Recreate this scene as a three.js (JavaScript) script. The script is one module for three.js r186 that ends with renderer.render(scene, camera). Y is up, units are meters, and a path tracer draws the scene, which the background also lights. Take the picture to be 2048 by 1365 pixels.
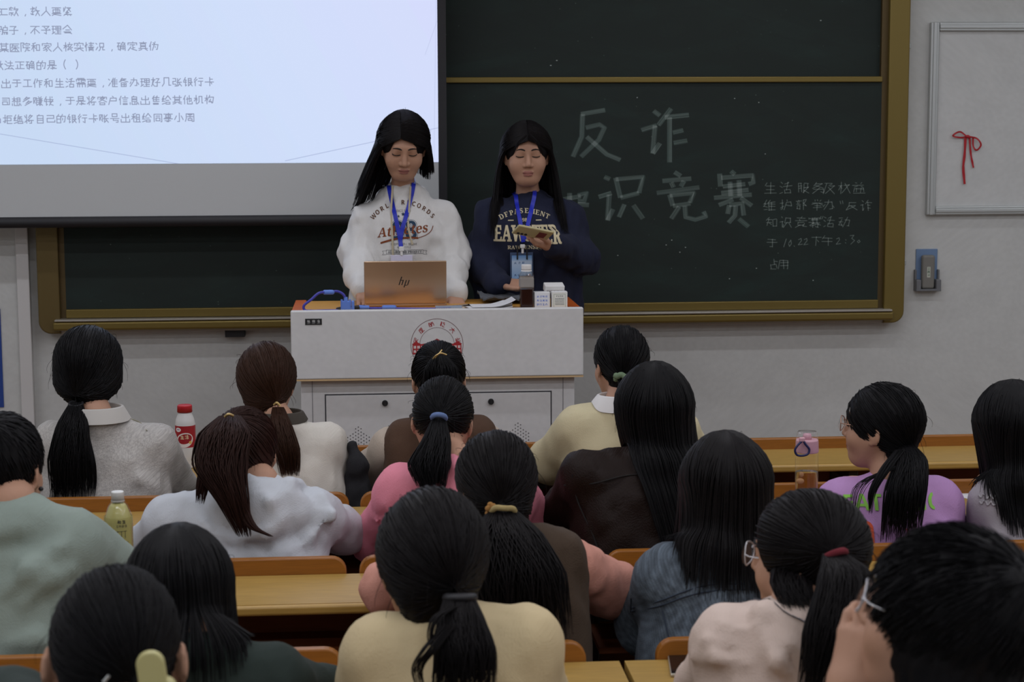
import * as THREE from 'three';
import { RoundedBoxGeometry } from 'three/addons/geometries/RoundedBoxGeometry.js';
import { mergeGeometries } from 'three/addons/utils/BufferGeometryUtils.js';
import { RectAreaLightUniformsLib } from 'three/addons/lights/RectAreaLightUniformsLib.js';
import { createNoise3D } from 'simplex-noise';

// ---------- camera, light, exposure ----------
const scene = new THREE.Scene();
const FPX = 3600, RAD = Math.PI / 180;
const camera = new THREE.PerspectiveCamera(2 * Math.atan(682.5 / FPX) / RAD, 2048 / 1365, 0.1, 60);
camera.position.set(0, 1.92, 8.3);
camera.rotation.set(-7.0 * RAD, -4.6 * RAD, -0.004, 'YXZ');
camera.updateMatrixWorld();
camera.focus = 6.2; camera.userData.fStop = 7;
const renderer = new THREE.WebGLRenderer({ antialias: true });
renderer.toneMapping = THREE.LinearToneMapping;
renderer.toneMappingExposure = 0.62;
renderer.shadowMap.enabled = true;
RectAreaLightUniformsLib.init();
scene.background = new THREE.Color(0x000000);
const LAMP_Y = 3.22, LAMP_POWER = 46;
const LAMP_ROWS = [[0.82, 0.28], [2.0, 0.68], [3.45, 1], [5.0, 1.08], [6.6, 1.08], [8.2, 1.08]];   // distance from the front wall, strength
const LAMP_X = [-3.0, -0.6, 1.8, 4.2];

// ---------- helpers ----------
const V = (x, y, z) => new THREE.Vector3(x, y, z);
let seed = 12345;
const rnd = () => { seed = (seed * 1664525 + 1013904223) >>> 0; return seed / 4294967296; };
const rr = (a, b) => a + (b - a) * rnd();
const noise3 = createNoise3D(rnd);
const lerp = (a, b, t) => a + (b - a) * t, clamp = (x, a = 0, b = 1) => Math.min(b, Math.max(a, x));
const smooth = (a, b, x) => { const t = clamp((x - a) / (b - a)); return t * t * (3 - 2 * t); };
// a sight line measured on the photograph, met with a plane of the room: gives real positions in metres
const sight = (px, py) => V((px - 1024) / FPX, -(py - 682.5) / FPX, -1).applyQuaternion(camera.quaternion);
const P = (px, py, z) => { const d = sight(px, py); return d.multiplyScalar((z - camera.position.z) / d.z).add(camera.position); };
const PY = (px, py, y) => { const d = sight(px, py); return d.multiplyScalar((y - camera.position.y) / d.y).add(camera.position); };

const col = (hex) => new THREE.Color(hex);
const mat = (hex, roughness = 0.7, more = {}) => new THREE.MeshStandardMaterial({ color: col(hex), roughness, ...more });
const phys = (hex, roughness = 0.7, more = {}) => new THREE.MeshPhysicalMaterial({ color: col(hex), roughness, ...more });

const taken = new Map();
function numbered(name) { const n = taken.get(name) ?? 0; taken.set(name, n + 1); return n ? name + '_' + String(n).padStart(3, '0') : name; }
function shade(o) { o.castShadow = true; o.receiveShadow = true; return o; }
function tag(o, label, category, group, kind) { o.userData.label = label; if (category) o.userData.category = category; if (group) o.userData.group = group; if (kind) o.userData.kind = kind; return o; }
function thing(name, label, category, pos = [0, 0, 0], group) {
  const g = new THREE.Group(); g.name = numbered(name); g.position.set(...pos); scene.add(g);
  return tag(g, label, category, group);
}
function part(name, geo, m, parent, label) {            // a mesh under its thing (or at top level with parent = scene)
  const o = shade(new THREE.Mesh(Array.isArray(geo) ? (geo.length > 1 ? mergeGeometries(geo.map(plain)) : geo[0]) : geo, m));
  o.name = parent === scene ? numbered(name) : name; (parent ?? scene).add(o);
  if (label) o.userData.label = label;
  return o;
}
function struct(name, geo, m, label, category) { const o = part(name, geo, m, scene); tag(o, label, category, null, 'structure'); return o; }
function plain(g) {                                     // so that unlike geometries merge
  const h = g.index ? g.toNonIndexed() : g;
  for (const k of Object.keys(h.attributes)) if (!['position', 'normal', 'uv'].includes(k)) h.deleteAttribute(k);
  if (!h.attributes.uv) h.setAttribute('uv', new THREE.BufferAttribute(new Float32Array(h.attributes.position.count * 2), 2));
  return h;
}
const mv = (g, x, y, z) => g.translate(x, y, z);
function box(x0, x1, y0, y1, z0, z1, r = 0) {           // a box between two corners, uv in metres
  const w = x1 - x0, h = y1 - y0, d = z1 - z0;
  const g = r ? new RoundedBoxGeometry(w, h, d, 2, Math.min(r, w / 2.01, h / 2.01, d / 2.01)) : new THREE.BoxGeometry(w, h, d);
  g.translate((x0 + x1) / 2, (y0 + y1) / 2, (z0 + z1) / 2);
  return metreUV(g);
}
function metreUV(g) {
  const p = g.attributes.position, n = g.attributes.normal, uv = new Float32Array(p.count * 2);
  for (let i = 0; i < p.count; i++) {
    const ax = Math.abs(n.getX(i)), ay = Math.abs(n.getY(i)), az = Math.abs(n.getZ(i));
    const a = ax > ay && ax > az ? [p.getZ(i), p.getY(i)] : ay > az ? [p.getX(i), p.getZ(i)] : [p.getX(i), p.getY(i)];
    uv.set(a, i * 2);
  }
  g.setAttribute('uv', new THREE.BufferAttribute(uv, 2));
  return g;
}
const tube = (pts, r, seg = 24, rad = 6, closed = false) => new THREE.TubeGeometry(new THREE.CatmullRomCurve3(pts, closed), seg, r, rad, closed);
const lathe = (prof, seg = 32) => new THREE.LatheGeometry(prof.map(([r, y]) => new THREE.Vector2(r, y)), seg);
function extrude(pts, depth, bevel = 0.002) {           // outline in x, y; thickness along z
  const s = new THREE.Shape(pts.map(([x, y]) => new THREE.Vector2(x, y)));
  return new THREE.ExtrudeGeometry(s, { depth, bevelEnabled: bevel > 0, bevelSize: bevel, bevelThickness: bevel, bevelSegments: 2, curveSegments: 8 });
}
function roundRect(x0, x1, y0, y1, r, corners = [1, 1, 1, 1]) { // bottom-left, bottom-right, top-right, top-left
  const o = [], c = [[x0, y0, 1, 1, 180], [x1, y0, -1, 1, 270], [x1, y1, -1, -1, 0], [x0, y1, 1, -1, 90]];
  c.forEach(([x, y, sx, sy, a0], i) => {
    if (!corners[i]) { o.push([x, y]); return; }
    for (let k = 0; k <= 6; k++) { const a = (a0 + 15 * k) * RAD; o.push([x + sx * r + r * Math.cos(a), y + sy * r + r * Math.sin(a)]); }
  });
  return o;
}
// ---------- textures ----------
function canvasTex(w, h, draw, srgb = true) {
  const c = document.createElement('canvas'); c.width = w; c.height = h;
  const g = c.getContext('2d'); draw(g, w, h);
  const t = new THREE.CanvasTexture(c); if (srgb) t.colorSpace = THREE.SRGBColorSpace; t.anisotropy = 8;
  return t;
}
function dataTex(w, h, f, srgb = true, repeat) {         // f(x, y) -> [r, g, b] in 0..1
  const a = new Uint8Array(w * h * 4);
  for (let y = 0; y < h; y++) for (let x = 0; x < w; x++) { const c = f(x, y); a.set([c[0] * 255, c[1] * 255, c[2] * 255, 255].map((q) => clamp(q, 0, 255)), (y * w + x) * 4); }
  const t = new THREE.DataTexture(a, w, h); t.magFilter = THREE.LinearFilter; t.wrapS = t.wrapT = THREE.RepeatWrapping;
  if (srgb) t.colorSpace = THREE.SRGBColorSpace; if (repeat) t.repeat.set(...repeat); t.needsUpdate = true;
  return t;
}
const tileNoise = (x, y, w, h, f, s = 0) => {           // seamless
  const a = x / w * 2 * Math.PI, b = y / h * 2 * Math.PI;
  return noise3(Math.cos(a) * f + s, Math.sin(a) * f + Math.cos(b) * f * 1.3, Math.sin(b) * f * 1.3 + s * 2);
};
const plasterBump = dataTex(256, 256, (x, y) => { const v = 0.5 + 0.25 * tileNoise(x, y, 256, 256, 6) + 0.25 * tileNoise(x, y, 256, 256, 16, 5); return [v, v, v]; }, false, [1.4, 1.4]);
const plasterMap = dataTex(256, 256, (x, y) => { const v = 0.95 + 0.012 * tileNoise(x, y, 256, 256, 1.6, 3) + 0.015 * tileNoise(x, y, 256, 256, 9, 8); return [v, v, v * 1.005]; }, true, [0.55, 0.55]);
const woodMap = dataTex(512, 128, (x, y) => {
  const g = 0.5 + 0.3 * Math.sin(y * 0.42 + 3 * tileNoise(x, y, 512, 128, 1.1, 2)) * 0.5 + 0.35 * tileNoise(x * 0.35, y * 2, 512, 128, 5, 9) + (rnd() - 0.5) * 0.1;
  const v = 0.88 + 0.12 * g; return [v, v * 0.985, v * 0.95];
}, true, [1.1, 4]);
const fabricBump = dataTex(128, 128, (x, y) => { const v = 0.5 + 0.22 * Math.sin(x * Math.PI / 2) * Math.sin(y * Math.PI / 2) + 0.3 * (rnd() - 0.5) + 0.15 * tileNoise(x, y, 128, 128, 3); return [v, v, v]; }, false, [8, 8]);
const heatherMap = dataTex(256, 256, (x, y) => { const v = 0.9 + 0.07 * tileNoise(x, y * 0.3, 256, 256, 14, 4) + 0.05 * tileNoise(x, y, 256, 256, 4, 7) + (rnd() - 0.5) * 0.08; return [v, v, v]; }, true, [3, 6]);
const denimMap = dataTex(256, 256, (x, y) => { const v = 0.78 + 0.16 * tileNoise(x, y, 256, 256, 2.4, 11) + 0.1 * (rnd() - 0.5) + 0.05 * Math.sin((x + y) * 0.8); return [v * 0.98, v, v * 1.02]; }, true, [2.5, 2.5]);
const fabric = (hex, more = {}) => phys(hex, 0.92, { bumpMap: fabricBump, bumpScale: 0.0012, sheen: 0.25, sheenRoughness: 0.7, sheenColor: col(hex), ...more });

// ---------- writing: glyphs as strokes on a ten by ten grid (x then y, y down) ----------
const GLYPH = {
  汇: '1122 0425 0928 3292 3238 3898', 款: '0141 2003 1333 0646 2629 0708 3748 6053 5292 9284 7375 7559 7599', 救: '0242 2028 2818 3141 1415 4435 0738 6053 5494 8459 6399',
  人: '5054 5409 5499', 要: '0191 1383 1316 8386 1686 4146 6166 0797 4638 3899 6609', 紧: '1114 3015 4181 8145 5185 5536 3666 6628 2898 5859 2819 7889',
  骗: '0131 3134 1114 1444 4449 4939 0626 7071 5292 9295 5595 5248 5797 9799 6769 8789', 子: '1171 7153 5359 5939 0595', 不: '0191 6108 4349 5498', 予: '1181 8154 3254 0595 9584 5459 5938',
  理: '0131 0434 1118 0937 4191 4145 9195 4393 4595 6169 5797 3999', 会: '5004 5095 3575 1787 4728 2888 6799', 某: '0191 2026 7076 2373 2676 0797 5659 5709 5799',
  医: '0191 0109 0999 3124 2383 1595 5358 5518 5588', 院: '0009 0030 3023 2335 3525 6061 4142 4191 9192 5383 4595 6558 5849 7578 7898', 和: '4011 0343 2129 2307 2346 5282 5258 8288 5888',
  家: '5051 0103 0191 9193 2373 5316 3558 5849 4416 4718 8465 5599', 核: '0333 2029 2306 2335 6061 4292 6244 4475 8347 9548 7799', 实: '5051 0103 0191 9193 3243 2334 0696 6366 6609 6799',
  情: '1019 0305 2223 4191 4383 3595 6065 4649 4686 8689 4777 4878', 况: '0112 0825 4181 4145 8185 4585 5548 4839 7578 7898', 确: '0131 2105 1434 1418 3438 1838 6042 5181 8173 4383 4339 8389 4585 4787 6368',
  定: '5051 0103 0191 9193 2373 5358 5676 3509 3799', 真: '1181 5052 2272 2227 7277 2474 2575 0797 3809 6799', 伪: '2005 1319 4152 3393 9388 8878 6039 6566',
  做: '2004 1319 3252 4145 3555 3538 5558 3858 7064 6393 8358 6499', 法: '1021 0324 0928 3282 6065 2595 6538 3888 7799', 正: '0191 5158 5484 2428 0898',
  的: '2012 0242 0209 4249 0545 0949 6044 5292 9288 8878 6466', 是: '2070 2024 7074 2272 2474 0595 5559 5777 2609 3898', 出: '5059 1214 1484 8284 0609 0999 9699', 于: '1181 0494 5158 5838',
  工: '1181 5158 0898', 作: '2005 1319 4034 4292 6269 6484 6686', 生: '2013 1383 5059 1686 0999', 活: '1021 0324 0928 7041 3393 6056 4686 4649 8689 4989',
  需: '1080 0103 0191 9193 5054 2232 2434 6282 6484 0595 1619 1696 9699 3639 6669', 准: '0112 0825 5034 4249 4292 4494 4696 4999 6269 7061', 备: '3013 2171 7104 2294 2575 2529 7579 2777 2979 5559',
  办: '1272 7278 7858 4043 4309 1406 8597', 好: '2016 1639 3209 0242 5181 8164 6469 6949 4595', 几: '2070 2026 2609 7078 7898', 张: '0131 3134 0434 0407 0737 3749 4929 8154 4595 5159 5977 6599',
  银: '2004 1233 0535 2329 2938 5181 8185 5383 5585 5159 5977 9577 6599', 行: '2003 3205 1519 5191 4494 7479 7958', 卡: '5055 5282 0595 5559 6577', 司: '1181 8188 8868 1363 1565 1518 6568 1868',
  想: '0242 2026 2305 2345 5181 5155 8185 5383 5585 0709 2729 2979 7977 5658 8799', 多: '4013 3171 7105 3243 6437 5595 9529 5667', 赚: '0131 0106 3136 2207 2638 5061 8071 4292 8286 3494 4686 6269 7279 6739 7799',
  钱: '2004 1233 0535 2329 2938 4393 4595 6068 6899 9359 8081', 将: '2029 0113 0826 6043 5181 8136 3696 7679 7959 4757', 客: '5051 0103 0191 9193 4223 3272 7216 3396 2777 2729 7779 2979',
  户: '4051 2282 8285 2585 2209', 信: '2004 1319 6061 3292 4484 4686 4888 4849 8889 4989', 息: '4031 2171 2126 7176 2373 2474 2676 0709 2729 2979 7977 5658 8799', 售: '3013 2126 2282 6061 2484 2686 5156 2878 2829 7879 2979',
  给: '2004 0423 2306 0636 0938 6034 6094 4575 4787 4749 8789 4989', 其: '0292 2027 7077 2474 2575 0797 3809 6899', 他: '2004 1319 3483 8386 8676 6067 4249 4999 9997', 机: '0333 2029 2306 2335 5181 5157 5739 8188 8898',
  构: '0333 2029 2306 2335 5043 4292 9288 8878 6447 4777 6678', 马: '1171 7174 2124 2484 8488 8868 0666', 拒: '0333 2028 2818 0736 4191 4149 4999 4383 8386 4686', 绝: '2004 0423 2306 0636 0938 5043 5282 8244 4484 4449 8487 4787 6467 4999 9997',
  自: '4031 2181 2129 8189 2484 2686 2989', 己: '1181 8184 1484 1418 1898 9896', 账: '0131 0106 3136 2207 2638 8154 4595 5159 5977 6599', 号: '2070 2023 7073 2373 0595 3537 3787 8788 8969',
  租: '4011 0343 2129 2306 2345 5181 5159 8189 5484 5686 3999', 同: '1191 1119 9199 9989 3373 3575 3538 7578 3878', 事: '0191 5059 5939 2272 2224 7274 2474 1575 0696 1878', 小: '5059 5939 2307 7397', 周: '1191 1116 1609 9199 9979 3272 5155 2484 3676 3638 7678 3878',
  反: '2282 2225 2508 2575 7509 3599', 诈: '1021 0424 2429 2937 6043 5292 6269 6484 6787', 知: '2003 1242 0545 2207 2547 5282 5258 8288 5888', 识: '1021 0424 2429 2937 4181 4145 8185 4585 5539 7599',
  竞: '5051 1181 3243 0393 2575 2527 7577 2777 4709 6768 6898', 赛: '5051 0102 0191 9192 2272 2373 0595 3135 6165 4517 6597 3639 3676 7679 5718 5889', 服: '1131 1118 3138 1333 1535 5181 8184 5159 5484 8448 5699',
  务: '3013 2171 7105 2285 1686 8688 8868 5509', 及: '1161 6143 4383 8319 2109 3489', 权: '0333 2029 2306 2335 4282 8239 5199', 益: '2031 7061 0282 3314 6384 1585 1518 8588 3538 6568 0999',
  维: '2004 0423 2306 0636 0938 5034 4249 4292 4494 4696 4999 6269', 护: '0333 2028 2818 0736 6061 5292 9295 5595 5239', 部: '2021 0141 1213 3223 0444 1535 1518 3538 1838 6069 6080 8063 6385 8565',
  举: '2021 4041 7061 0383 3304 6395 1787 2575 4349', 动: '0131 0434 2207 0737 2638 5393 9388 8878 7039', 下: '0191 4149 5466', 午: '2003 1282 0595 5259', 占: '5055 5282 2575 2529 7579 2979', 用: '1181 1109 8189 8979 1383 1686 4149',
  安: '5051 0103 0191 9193 4326 2688 6309 0494', 大: '0393 5053 5309 5399', 師: '2002 0232 0208 3235 0535 0838 4191 4348 4393 9398 7149', 慶: '5051 1191 1109 2383 3234 5254 7274 3575 3776 5639 2899', 範: '1002 1131 6052 6181 0333 0737 1418 2129 5383 8386 5659 5999', 學: '2024 4144 7074 0505 0595 9596 2777 7758 5859 0898',
};
function glyph(g, ch, x, y, s, wobble = 0) {             // x, y: top left corner of a box s wide
  for (const st of (GLYPH[ch] ?? '').split(' ')) {
    g.beginPath();
    for (let i = 0; i + 1 < st.length; i += 2) {
      const a = x + (+st[i] + 0.5 + (rnd() - 0.5) * wobble) / 10 * s, b = y + (+st[i + 1] + 0.5 + (rnd() - 0.5) * wobble) / 10 * s;
      i ? g.lineTo(a, b) : g.moveTo(a, b);
    }
    g.stroke();
  }
}
// ---------- materials of the room ----------
const wallM = mat(0xd3d4d0, 0.85, { map: plasterMap, bumpMap: plasterBump, bumpScale: 0.0003 });
const ceilM = mat(0xdcdcda, 0.9), floorM = mat(0x8d8880, 0.5, { map: plasterMap });
const oliveM = mat(0x7c6a36, 0.38, { metalness: 0.55 }), brownFrameM = mat(0x6b5a34, 0.4, { metalness: 0.5 });
const aluM = mat(0xbfc2c1, 0.4, { metalness: 0.6 }), blackM = mat(0x17161a, 0.55), whiteM = mat(0xdedcda, 0.5);
const deskM = mat(0xb08f4c, 0.42, { map: woodMap }), backM = mat(0x98601f, 0.4, { map: woodMap }), edgeM = mat(0xbb9750, 0.4, { map: woodMap }), darkWoodM = mat(0x8a4a22, 0.6, { map: woodMap }), orangeM = mat(0xc8611e, 0.42, { map: woodMap });

// ---------- the room ----------
const RX0 = -4.4, RX1 = 5.6, RZ1 = 10.2, CEIL = 3.4;
struct('floor', box(RX0, RX1, -0.1, 0, -0.2, RZ1), floorM, 'grey terrazzo floor of the lecture room', 'floor');
struct('ceiling', box(RX0, RX1, CEIL, CEIL + 0.1, -0.2, RZ1), ceilM, 'white flat ceiling above the lecture room', 'ceiling');
struct('wall_front', box(RX0, RX1, 0, CEIL, -0.2, 0), wallM, 'pale grey painted wall behind the chalkboard', 'wall');
struct('wall_left', box(RX0 - 0.15, RX0, 0, CEIL, -0.2, RZ1), wallM, 'pale grey side wall left of the rows', 'wall');
struct('wall_right', box(RX1, RX1 + 0.15, 0, CEIL, -0.2, RZ1), wallM, 'pale grey side wall right of the rows', 'wall');
struct('wall_back', box(RX0, RX1, 0, CEIL, RZ1, RZ1 + 0.15), wallM, 'pale grey wall behind the last row', 'wall');
const STAGE = 0.24;
struct('stage_platform', box(-3.2, 4.2, 0, STAGE, 0, 1.72, 0.01), mat(0x7d5836, 0.5, { map: woodMap }), 'low wooden platform in front of the chalkboard', 'platform');
{ // shallow pier and cable trunking left of the board
  const a = P(57, 560, 0.05).x;
  struct('trim_1', box(a - 0.62, a, 0, CEIL, 0, 0.05, 0.004), wallM, 'shallow wall pier left of the chalkboard', 'trim');
  struct('trim_2', box(a - 0.05, a + 0.006, 0, CEIL, 0.05, 0.068, 0.004), mat(0xcfcdcb, 0.55), 'vertical white cable trunking left of the chalkboard', 'trim');
}
// lamps: rows of long fittings parallel to the board, each with its own light
{
  const shell = new RoundedBoxGeometry(1.5, 0.05, 0.16, 2, 0.015), glow = new RoundedBoxGeometry(1.44, 0.02, 0.09, 2, 0.008);
  const shellM = mat(0xe4e4e2, 0.5), glowM = new THREE.MeshStandardMaterial({ color: 0xffffff, emissive: 0xf4f6ff, emissiveIntensity: 2.2, roughness: 0.6 });
  const word = ['chalkboard', 'podium', 'front benches', 'second benches', 'third benches', 'back benches'], side = ['far left', 'left middle', 'right middle', 'far right'];
  LAMP_ROWS.forEach(([z, k], i) => LAMP_X.forEach((x, j) => {
    const t = thing('ceiling_lamp', `long white ceiling lamp above the ${word[i]}, ${side[j]} of its row`, 'lamp', [x, LAMP_Y, z], 'ceiling lamps');
    part('housing', shell.clone().translate(0, 0.025, 0), shellM, t); part('diffuser', glow.clone().translate(0, -0.005, 0), glowM, t);
    for (const s of [-1, 1]) part('hanger', new THREE.CylinderGeometry(0.006, 0.006, CEIL - LAMP_Y - 0.05, 8).translate(s * 0.5, (CEIL - LAMP_Y + 0.05) / 2, 0), aluM, t);
    const l = new THREE.RectAreaLight(0xf4f6ff, LAMP_POWER * k, 1.44, 0.09); l.position.set(0, -0.02, 0); l.rotation.x = -Math.PI / 2; l.castShadow = true; t.add(l);
  }));
}

// ---------- chalkboard ----------
{
  const zf = 0.105, L = P(76, 560, zf).x, R = P(1814, 300, zf).x, B = P(945, 651, zf).y, T = B + 2.02;
  const b = thing('chalkboard', 'large green sliding chalkboard with brown metal frame and chalk writing', 'chalkboard', [0, 0, 0]);
  const w = 0.085;
  part('frame_side', [extrude(roundRect(L, L + w, B - 0.01, T, 0.05, [1, 0, 0, 0]), 0.085, 0.006).translate(0, 0, 0.006)], brownFrameM, b);
  part('frame_side', [extrude(roundRect(R - w, R, B - 0.01, T, 0.05, [0, 1, 0, 0]), 0.085, 0.006).translate(0, 0, 0.006)], oliveM, b);
  part('frame_top', box(L, R, T, T + 0.08, 0, zf, 0.01), oliveM, b);
  part('frame_bottom', box(L + 0.06, R - 0.05, B, B + 0.042, 0, zf + 0.025, 0.012), oliveM, b);
  part('chalk_tray', [box(L + 0.07, R - 0.06, B + 0.042, B + 0.052, 0, zf + 0.03, 0.004), box(L + 0.07, R - 0.06, B - 0.012, B + 0.002, 0, zf - 0.02, 0.004)], mat(0xa8a39a, 0.4, { metalness: 0.4 }), b);
  part('back_panel', box(L + w, R - w, B, T, 0.004, 0.02), blackM, b);
  for (const [x0, x1] of [[L + w, L + w + 0.035], [R - w - 0.035, R - w]]) part('slide_rail', box(x0, x1, B + 0.05, T, 0.02, 0.07, 0.004), mat(0x5a4a2c, 0.45, { metalness: 0.5 }), b);
  // two boards: the upper one runs behind, the lower one in front
  const boardTex = (seed0, write) => canvasTex(2048, 640, (g, W, H) => {
    seed = seed0;
    g.fillStyle = '#0c1c17'; g.fillRect(0, 0, W, H);
    for (let i = 0; i < 420; i++) { g.fillStyle = `rgba(${190},${200},${195},${rr(0.004, 0.013)})`; g.beginPath(); g.ellipse(rr(0, W), rr(0, H), rr(20, 160), rr(6, 30), rr(-0.5, 0.5), 0, 7); g.fill(); }
    for (let i = 0; i < 130; i++) { g.fillStyle = `rgba(200,205,200,${rr(0.15, 0.55)})`; g.fillRect(rr(0, W), rr(0, H), rr(1, 3), rr(1, 3)); }
    write?.(g, W, H);
  });
  const x0 = L + w + 0.03, x1 = R - w - 0.03, zl = 0.07, yb = B + 0.075, yd = P(1340, 160, zl).y;
  const toTex = (px, py, W, H, z, ya, yt) => { const q = P(px, py, z); return [(q.x - x0) / (x1 - x0) * W, (yt - q.y) / (yt - ya) * H]; };
  const lowTex = boardTex(77, (g, W, H) => {
    const big = [[130, 150, 280, 125], [140, 150, 135, 290, 80, 415], [160, 235, 245, 215, 275, 235, 240, 310, 130, 415], [165, 290, 290, 400, 375, 435],
      [580, 130, 620, 160], [505, 250, 600, 220], [590, 220, 575, 395], [575, 395, 620, 330], [690, 115, 610, 220], [650, 170, 800, 155], [680, 170, 680, 450], [700, 265, 765, 250], [705, 330, 790, 315],
      [275, 540, 310, 555], [240, 665, 320, 640], [305, 650, 295, 810], [295, 810, 330, 740], [345, 545, 375, 670], [345, 555, 515, 540, 490, 640], [375, 670, 490, 640], [400, 710, 365, 790], [455, 715, 515, 800],
      [710, 510, 750, 535], [635, 565, 815, 550], [690, 575, 705, 605], [770, 565, 750, 600], [600, 640, 865, 605], [680, 650, 700, 720], [680, 655, 830, 640, 805, 700], [700, 720, 810, 705], [740, 725, 690, 800], [775, 720, 780, 790, 840, 805, 905, 785, 890, 755],
      [1060, 505, 1085, 525], [990, 520, 995, 600], [1000, 545, 1195, 530, 1200, 575, 1170, 585], [1010, 600, 1150, 585], [1000, 640, 1170, 620], [955, 670, 1190, 650], [1055, 570, 1060, 660], [1110, 560, 1115, 660], [1075, 680, 985, 715], [1120, 670, 1190, 720], [1050, 715, 1040, 770], [1050, 715, 1130, 705, 1140, 780], [1090, 720, 1085, 780, 1045, 825], [1110, 800, 1170, 850],
      [110, 655, 165, 640, 150, 690, 110, 690], [60, 640, 60, 800], [20, 680, 130, 660], [110, 710, 180, 715]];
    g.lineCap = 'butt'; g.lineJoin = 'round';
    for (const s of big) {
      const pts = []; for (let i = 0; i < s.length; i += 2) pts.push(toTex(1120 + s[i] / 3.103, 180 + s[i + 1] / 3.103, W, H, zl, yb, yd));
      const run = (dx) => { g.beginPath(); pts.forEach(([x, y], i) => { const q = pts[Math.min(i + 1, pts.length - 1)], o = pts[Math.max(i - 1, 0)], l = Math.hypot(q[0] - o[0], q[1] - o[1]) || 1, nx = -(q[1] - o[1]) / l * dx, ny = (q[0] - o[0]) / l * dx; i ? g.lineTo(x + nx, y + ny) : g.moveTo(x + nx, y + ny); }); g.stroke(); };
      g.strokeStyle = 'rgba(190,202,196,.2)'; g.lineWidth = 12.5; run(0);
      for (let k = 0; k < 13; k++) { g.strokeStyle = `rgba(196,206,200,${rr(0.05, 0.2)})`; g.lineWidth = rr(0.8, 1.8); run((k / 12 - 0.5) * 11.5 + rr(-0.5, 0.5)); }   // the side of the chalk: many faint scratches side by side
    }
    g.strokeStyle = 'rgba(205,212,206,0.55)'; g.lineWidth = 1.7; g.lineCap = 'round';
    const line = (txt, xs, y, s) => [...txt].forEach((c, i) => { const q = toTex(1120 + (xs[i] - s / 2) / 3.103, 180 + (y - s / 2) / 3.103, W, H, zl, yb, yd), e = toTex(1120 + (xs[i] + s / 2) / 3.103, 180 + y / 3.103, W, H, zl, yb, yd); glyph(g, c, q[0], q[1], e[0] - q[0], 0.9); });
    line('生活服务及权益', [1305, 1400, 1510, 1605, 1675, 1765, 1855], 612, 82); line('维护部举办', [1300, 1400, 1500, 1600, 1670], 718, 76); line('反诈', [1812, 1900], 720, 74);
    line('知识竞赛', [1318, 1402, 1495, 1580], 825, 78); line('活动', [1668, 1765], 823, 74); line('于', [1315], 955, 72); line('下午', [1592, 1660], 940, 72); line('占用', [1326, 1390], 1085, 70);
    const pt = (x, y) => toTex(1120 + x / 3.103, 180 + y / 3.103, W, H, zl, yb, yd);
    const free = (...s) => { g.beginPath(); for (let i = 0; i < s.length; i += 2) { const q = pt(s[i], s[i + 1]); i ? g.lineTo(...q) : g.moveTo(...q); } g.stroke(); };
    free(1738, 690, 1742, 708); free(1752, 688, 1756, 706); free(1620, 785, 1612, 802); free(1632, 785, 1624, 802);
    free(1404, 925, 1388, 975); free(1420, 950, 1432, 932, 1436, 955, 1424, 972, 1418, 955); free(1452, 968, 1455, 972);
    for (const x of [1480, 1515]) free(x, 930, x + 16, 922, x + 18, 936, x - 2, 962, x + 24, 958);
    free(1716, 925, 1732, 918, 1734, 932, 1714, 958, 1742, 954); free(1772, 930, 1775, 933); free(1770, 948, 1773, 951);
    free(1800, 905, 1824, 902, 1810, 922, 1828, 935, 1804, 958); free(1846, 940, 1856, 932, 1862, 942, 1852, 950, 1845, 942);
    for (const [x, y] of [[240, 1205], [475, 45], [1080, 50], [1230, 75], [1270, 395], [690, 930], [740, 1005], [775, 975], [355, 1025], [655, 960], [1048, 1170], [1567, 1180], [2000, 1148], [1215, 1105]]) { const q = pt(x, y); g.fillStyle = 'rgba(225,228,224,.85)'; g.fillRect(q[0], q[1], 3, 2.4); }
  });
  part('lower_board', box(x0, x1, yb, yd, 0.05, zl).toNonIndexed(), blackM, b).geometry.computeBoundingBox();
  const lp = new THREE.PlaneGeometry(x1 - x0, yd - yb); lp.translate((x0 + x1) / 2, (yb + yd) / 2, zl + 0.001);
  part('writing_surface', lp, mat(0xffffff, 0.7, { map: lowTex }), b, 'green lower board with Chinese chalk writing');
  const upTex = boardTex(99, (g, W, H) => { for (const [px, py] of [[1112, 120], [1640, 40], [1770, 128], [1100, 130]]) { const q = toTex(px, py, W, H, 0.045, yd, yd + 0.95); g.fillStyle = 'rgba(220,224,220,.8)'; g.fillRect(q[0], q[1], 4, 3); } });
  const up = new THREE.PlaneGeometry(x1 - x0, 0.95); up.translate((x0 + x1) / 2, yd + 0.475, 0.045);
  part('upper_surface', up, mat(0xffffff, 0.7, { map: upTex }), b);
  part('board_rail', box(x0, x1, yd - 0.012, yd + 0.014, 0.05, 0.085, 0.004), oliveM, b, 'olive metal rail along the lower board top');
  part('board_rail', box(x0, x1, yb - 0.022, yb + 0.018, 0.05, 0.088, 0.004), oliveM, b, 'olive metal rail along the lower board foot');
  const lug = part('mounting_lug', [box(0, 0.035, -0.012, 0.012, 0, 0.03, 0.003)], aluM, b);
  lug.position.set(R, P(1822, 92, 0.03).y, 0);
  for (const py of [92, 525]) { const q = P(1822, py, 0.02); const m = part('mounting_lug', box(-0.012, 0.02, -0.014, 0.014, 0, 0.03, 0.005), aluM, b); m.position.set(R + 0.012, q.y, 0); }
  b.remove(lug);
  const lb = part('mounting_bracket', box(0, 0.09, -0.03, 0.006, 0, 0.06, 0.003), blackM, b); const q = P(450, 660, 0.05); lb.position.set(q.x, B - 0.016, 0);
}

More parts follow.
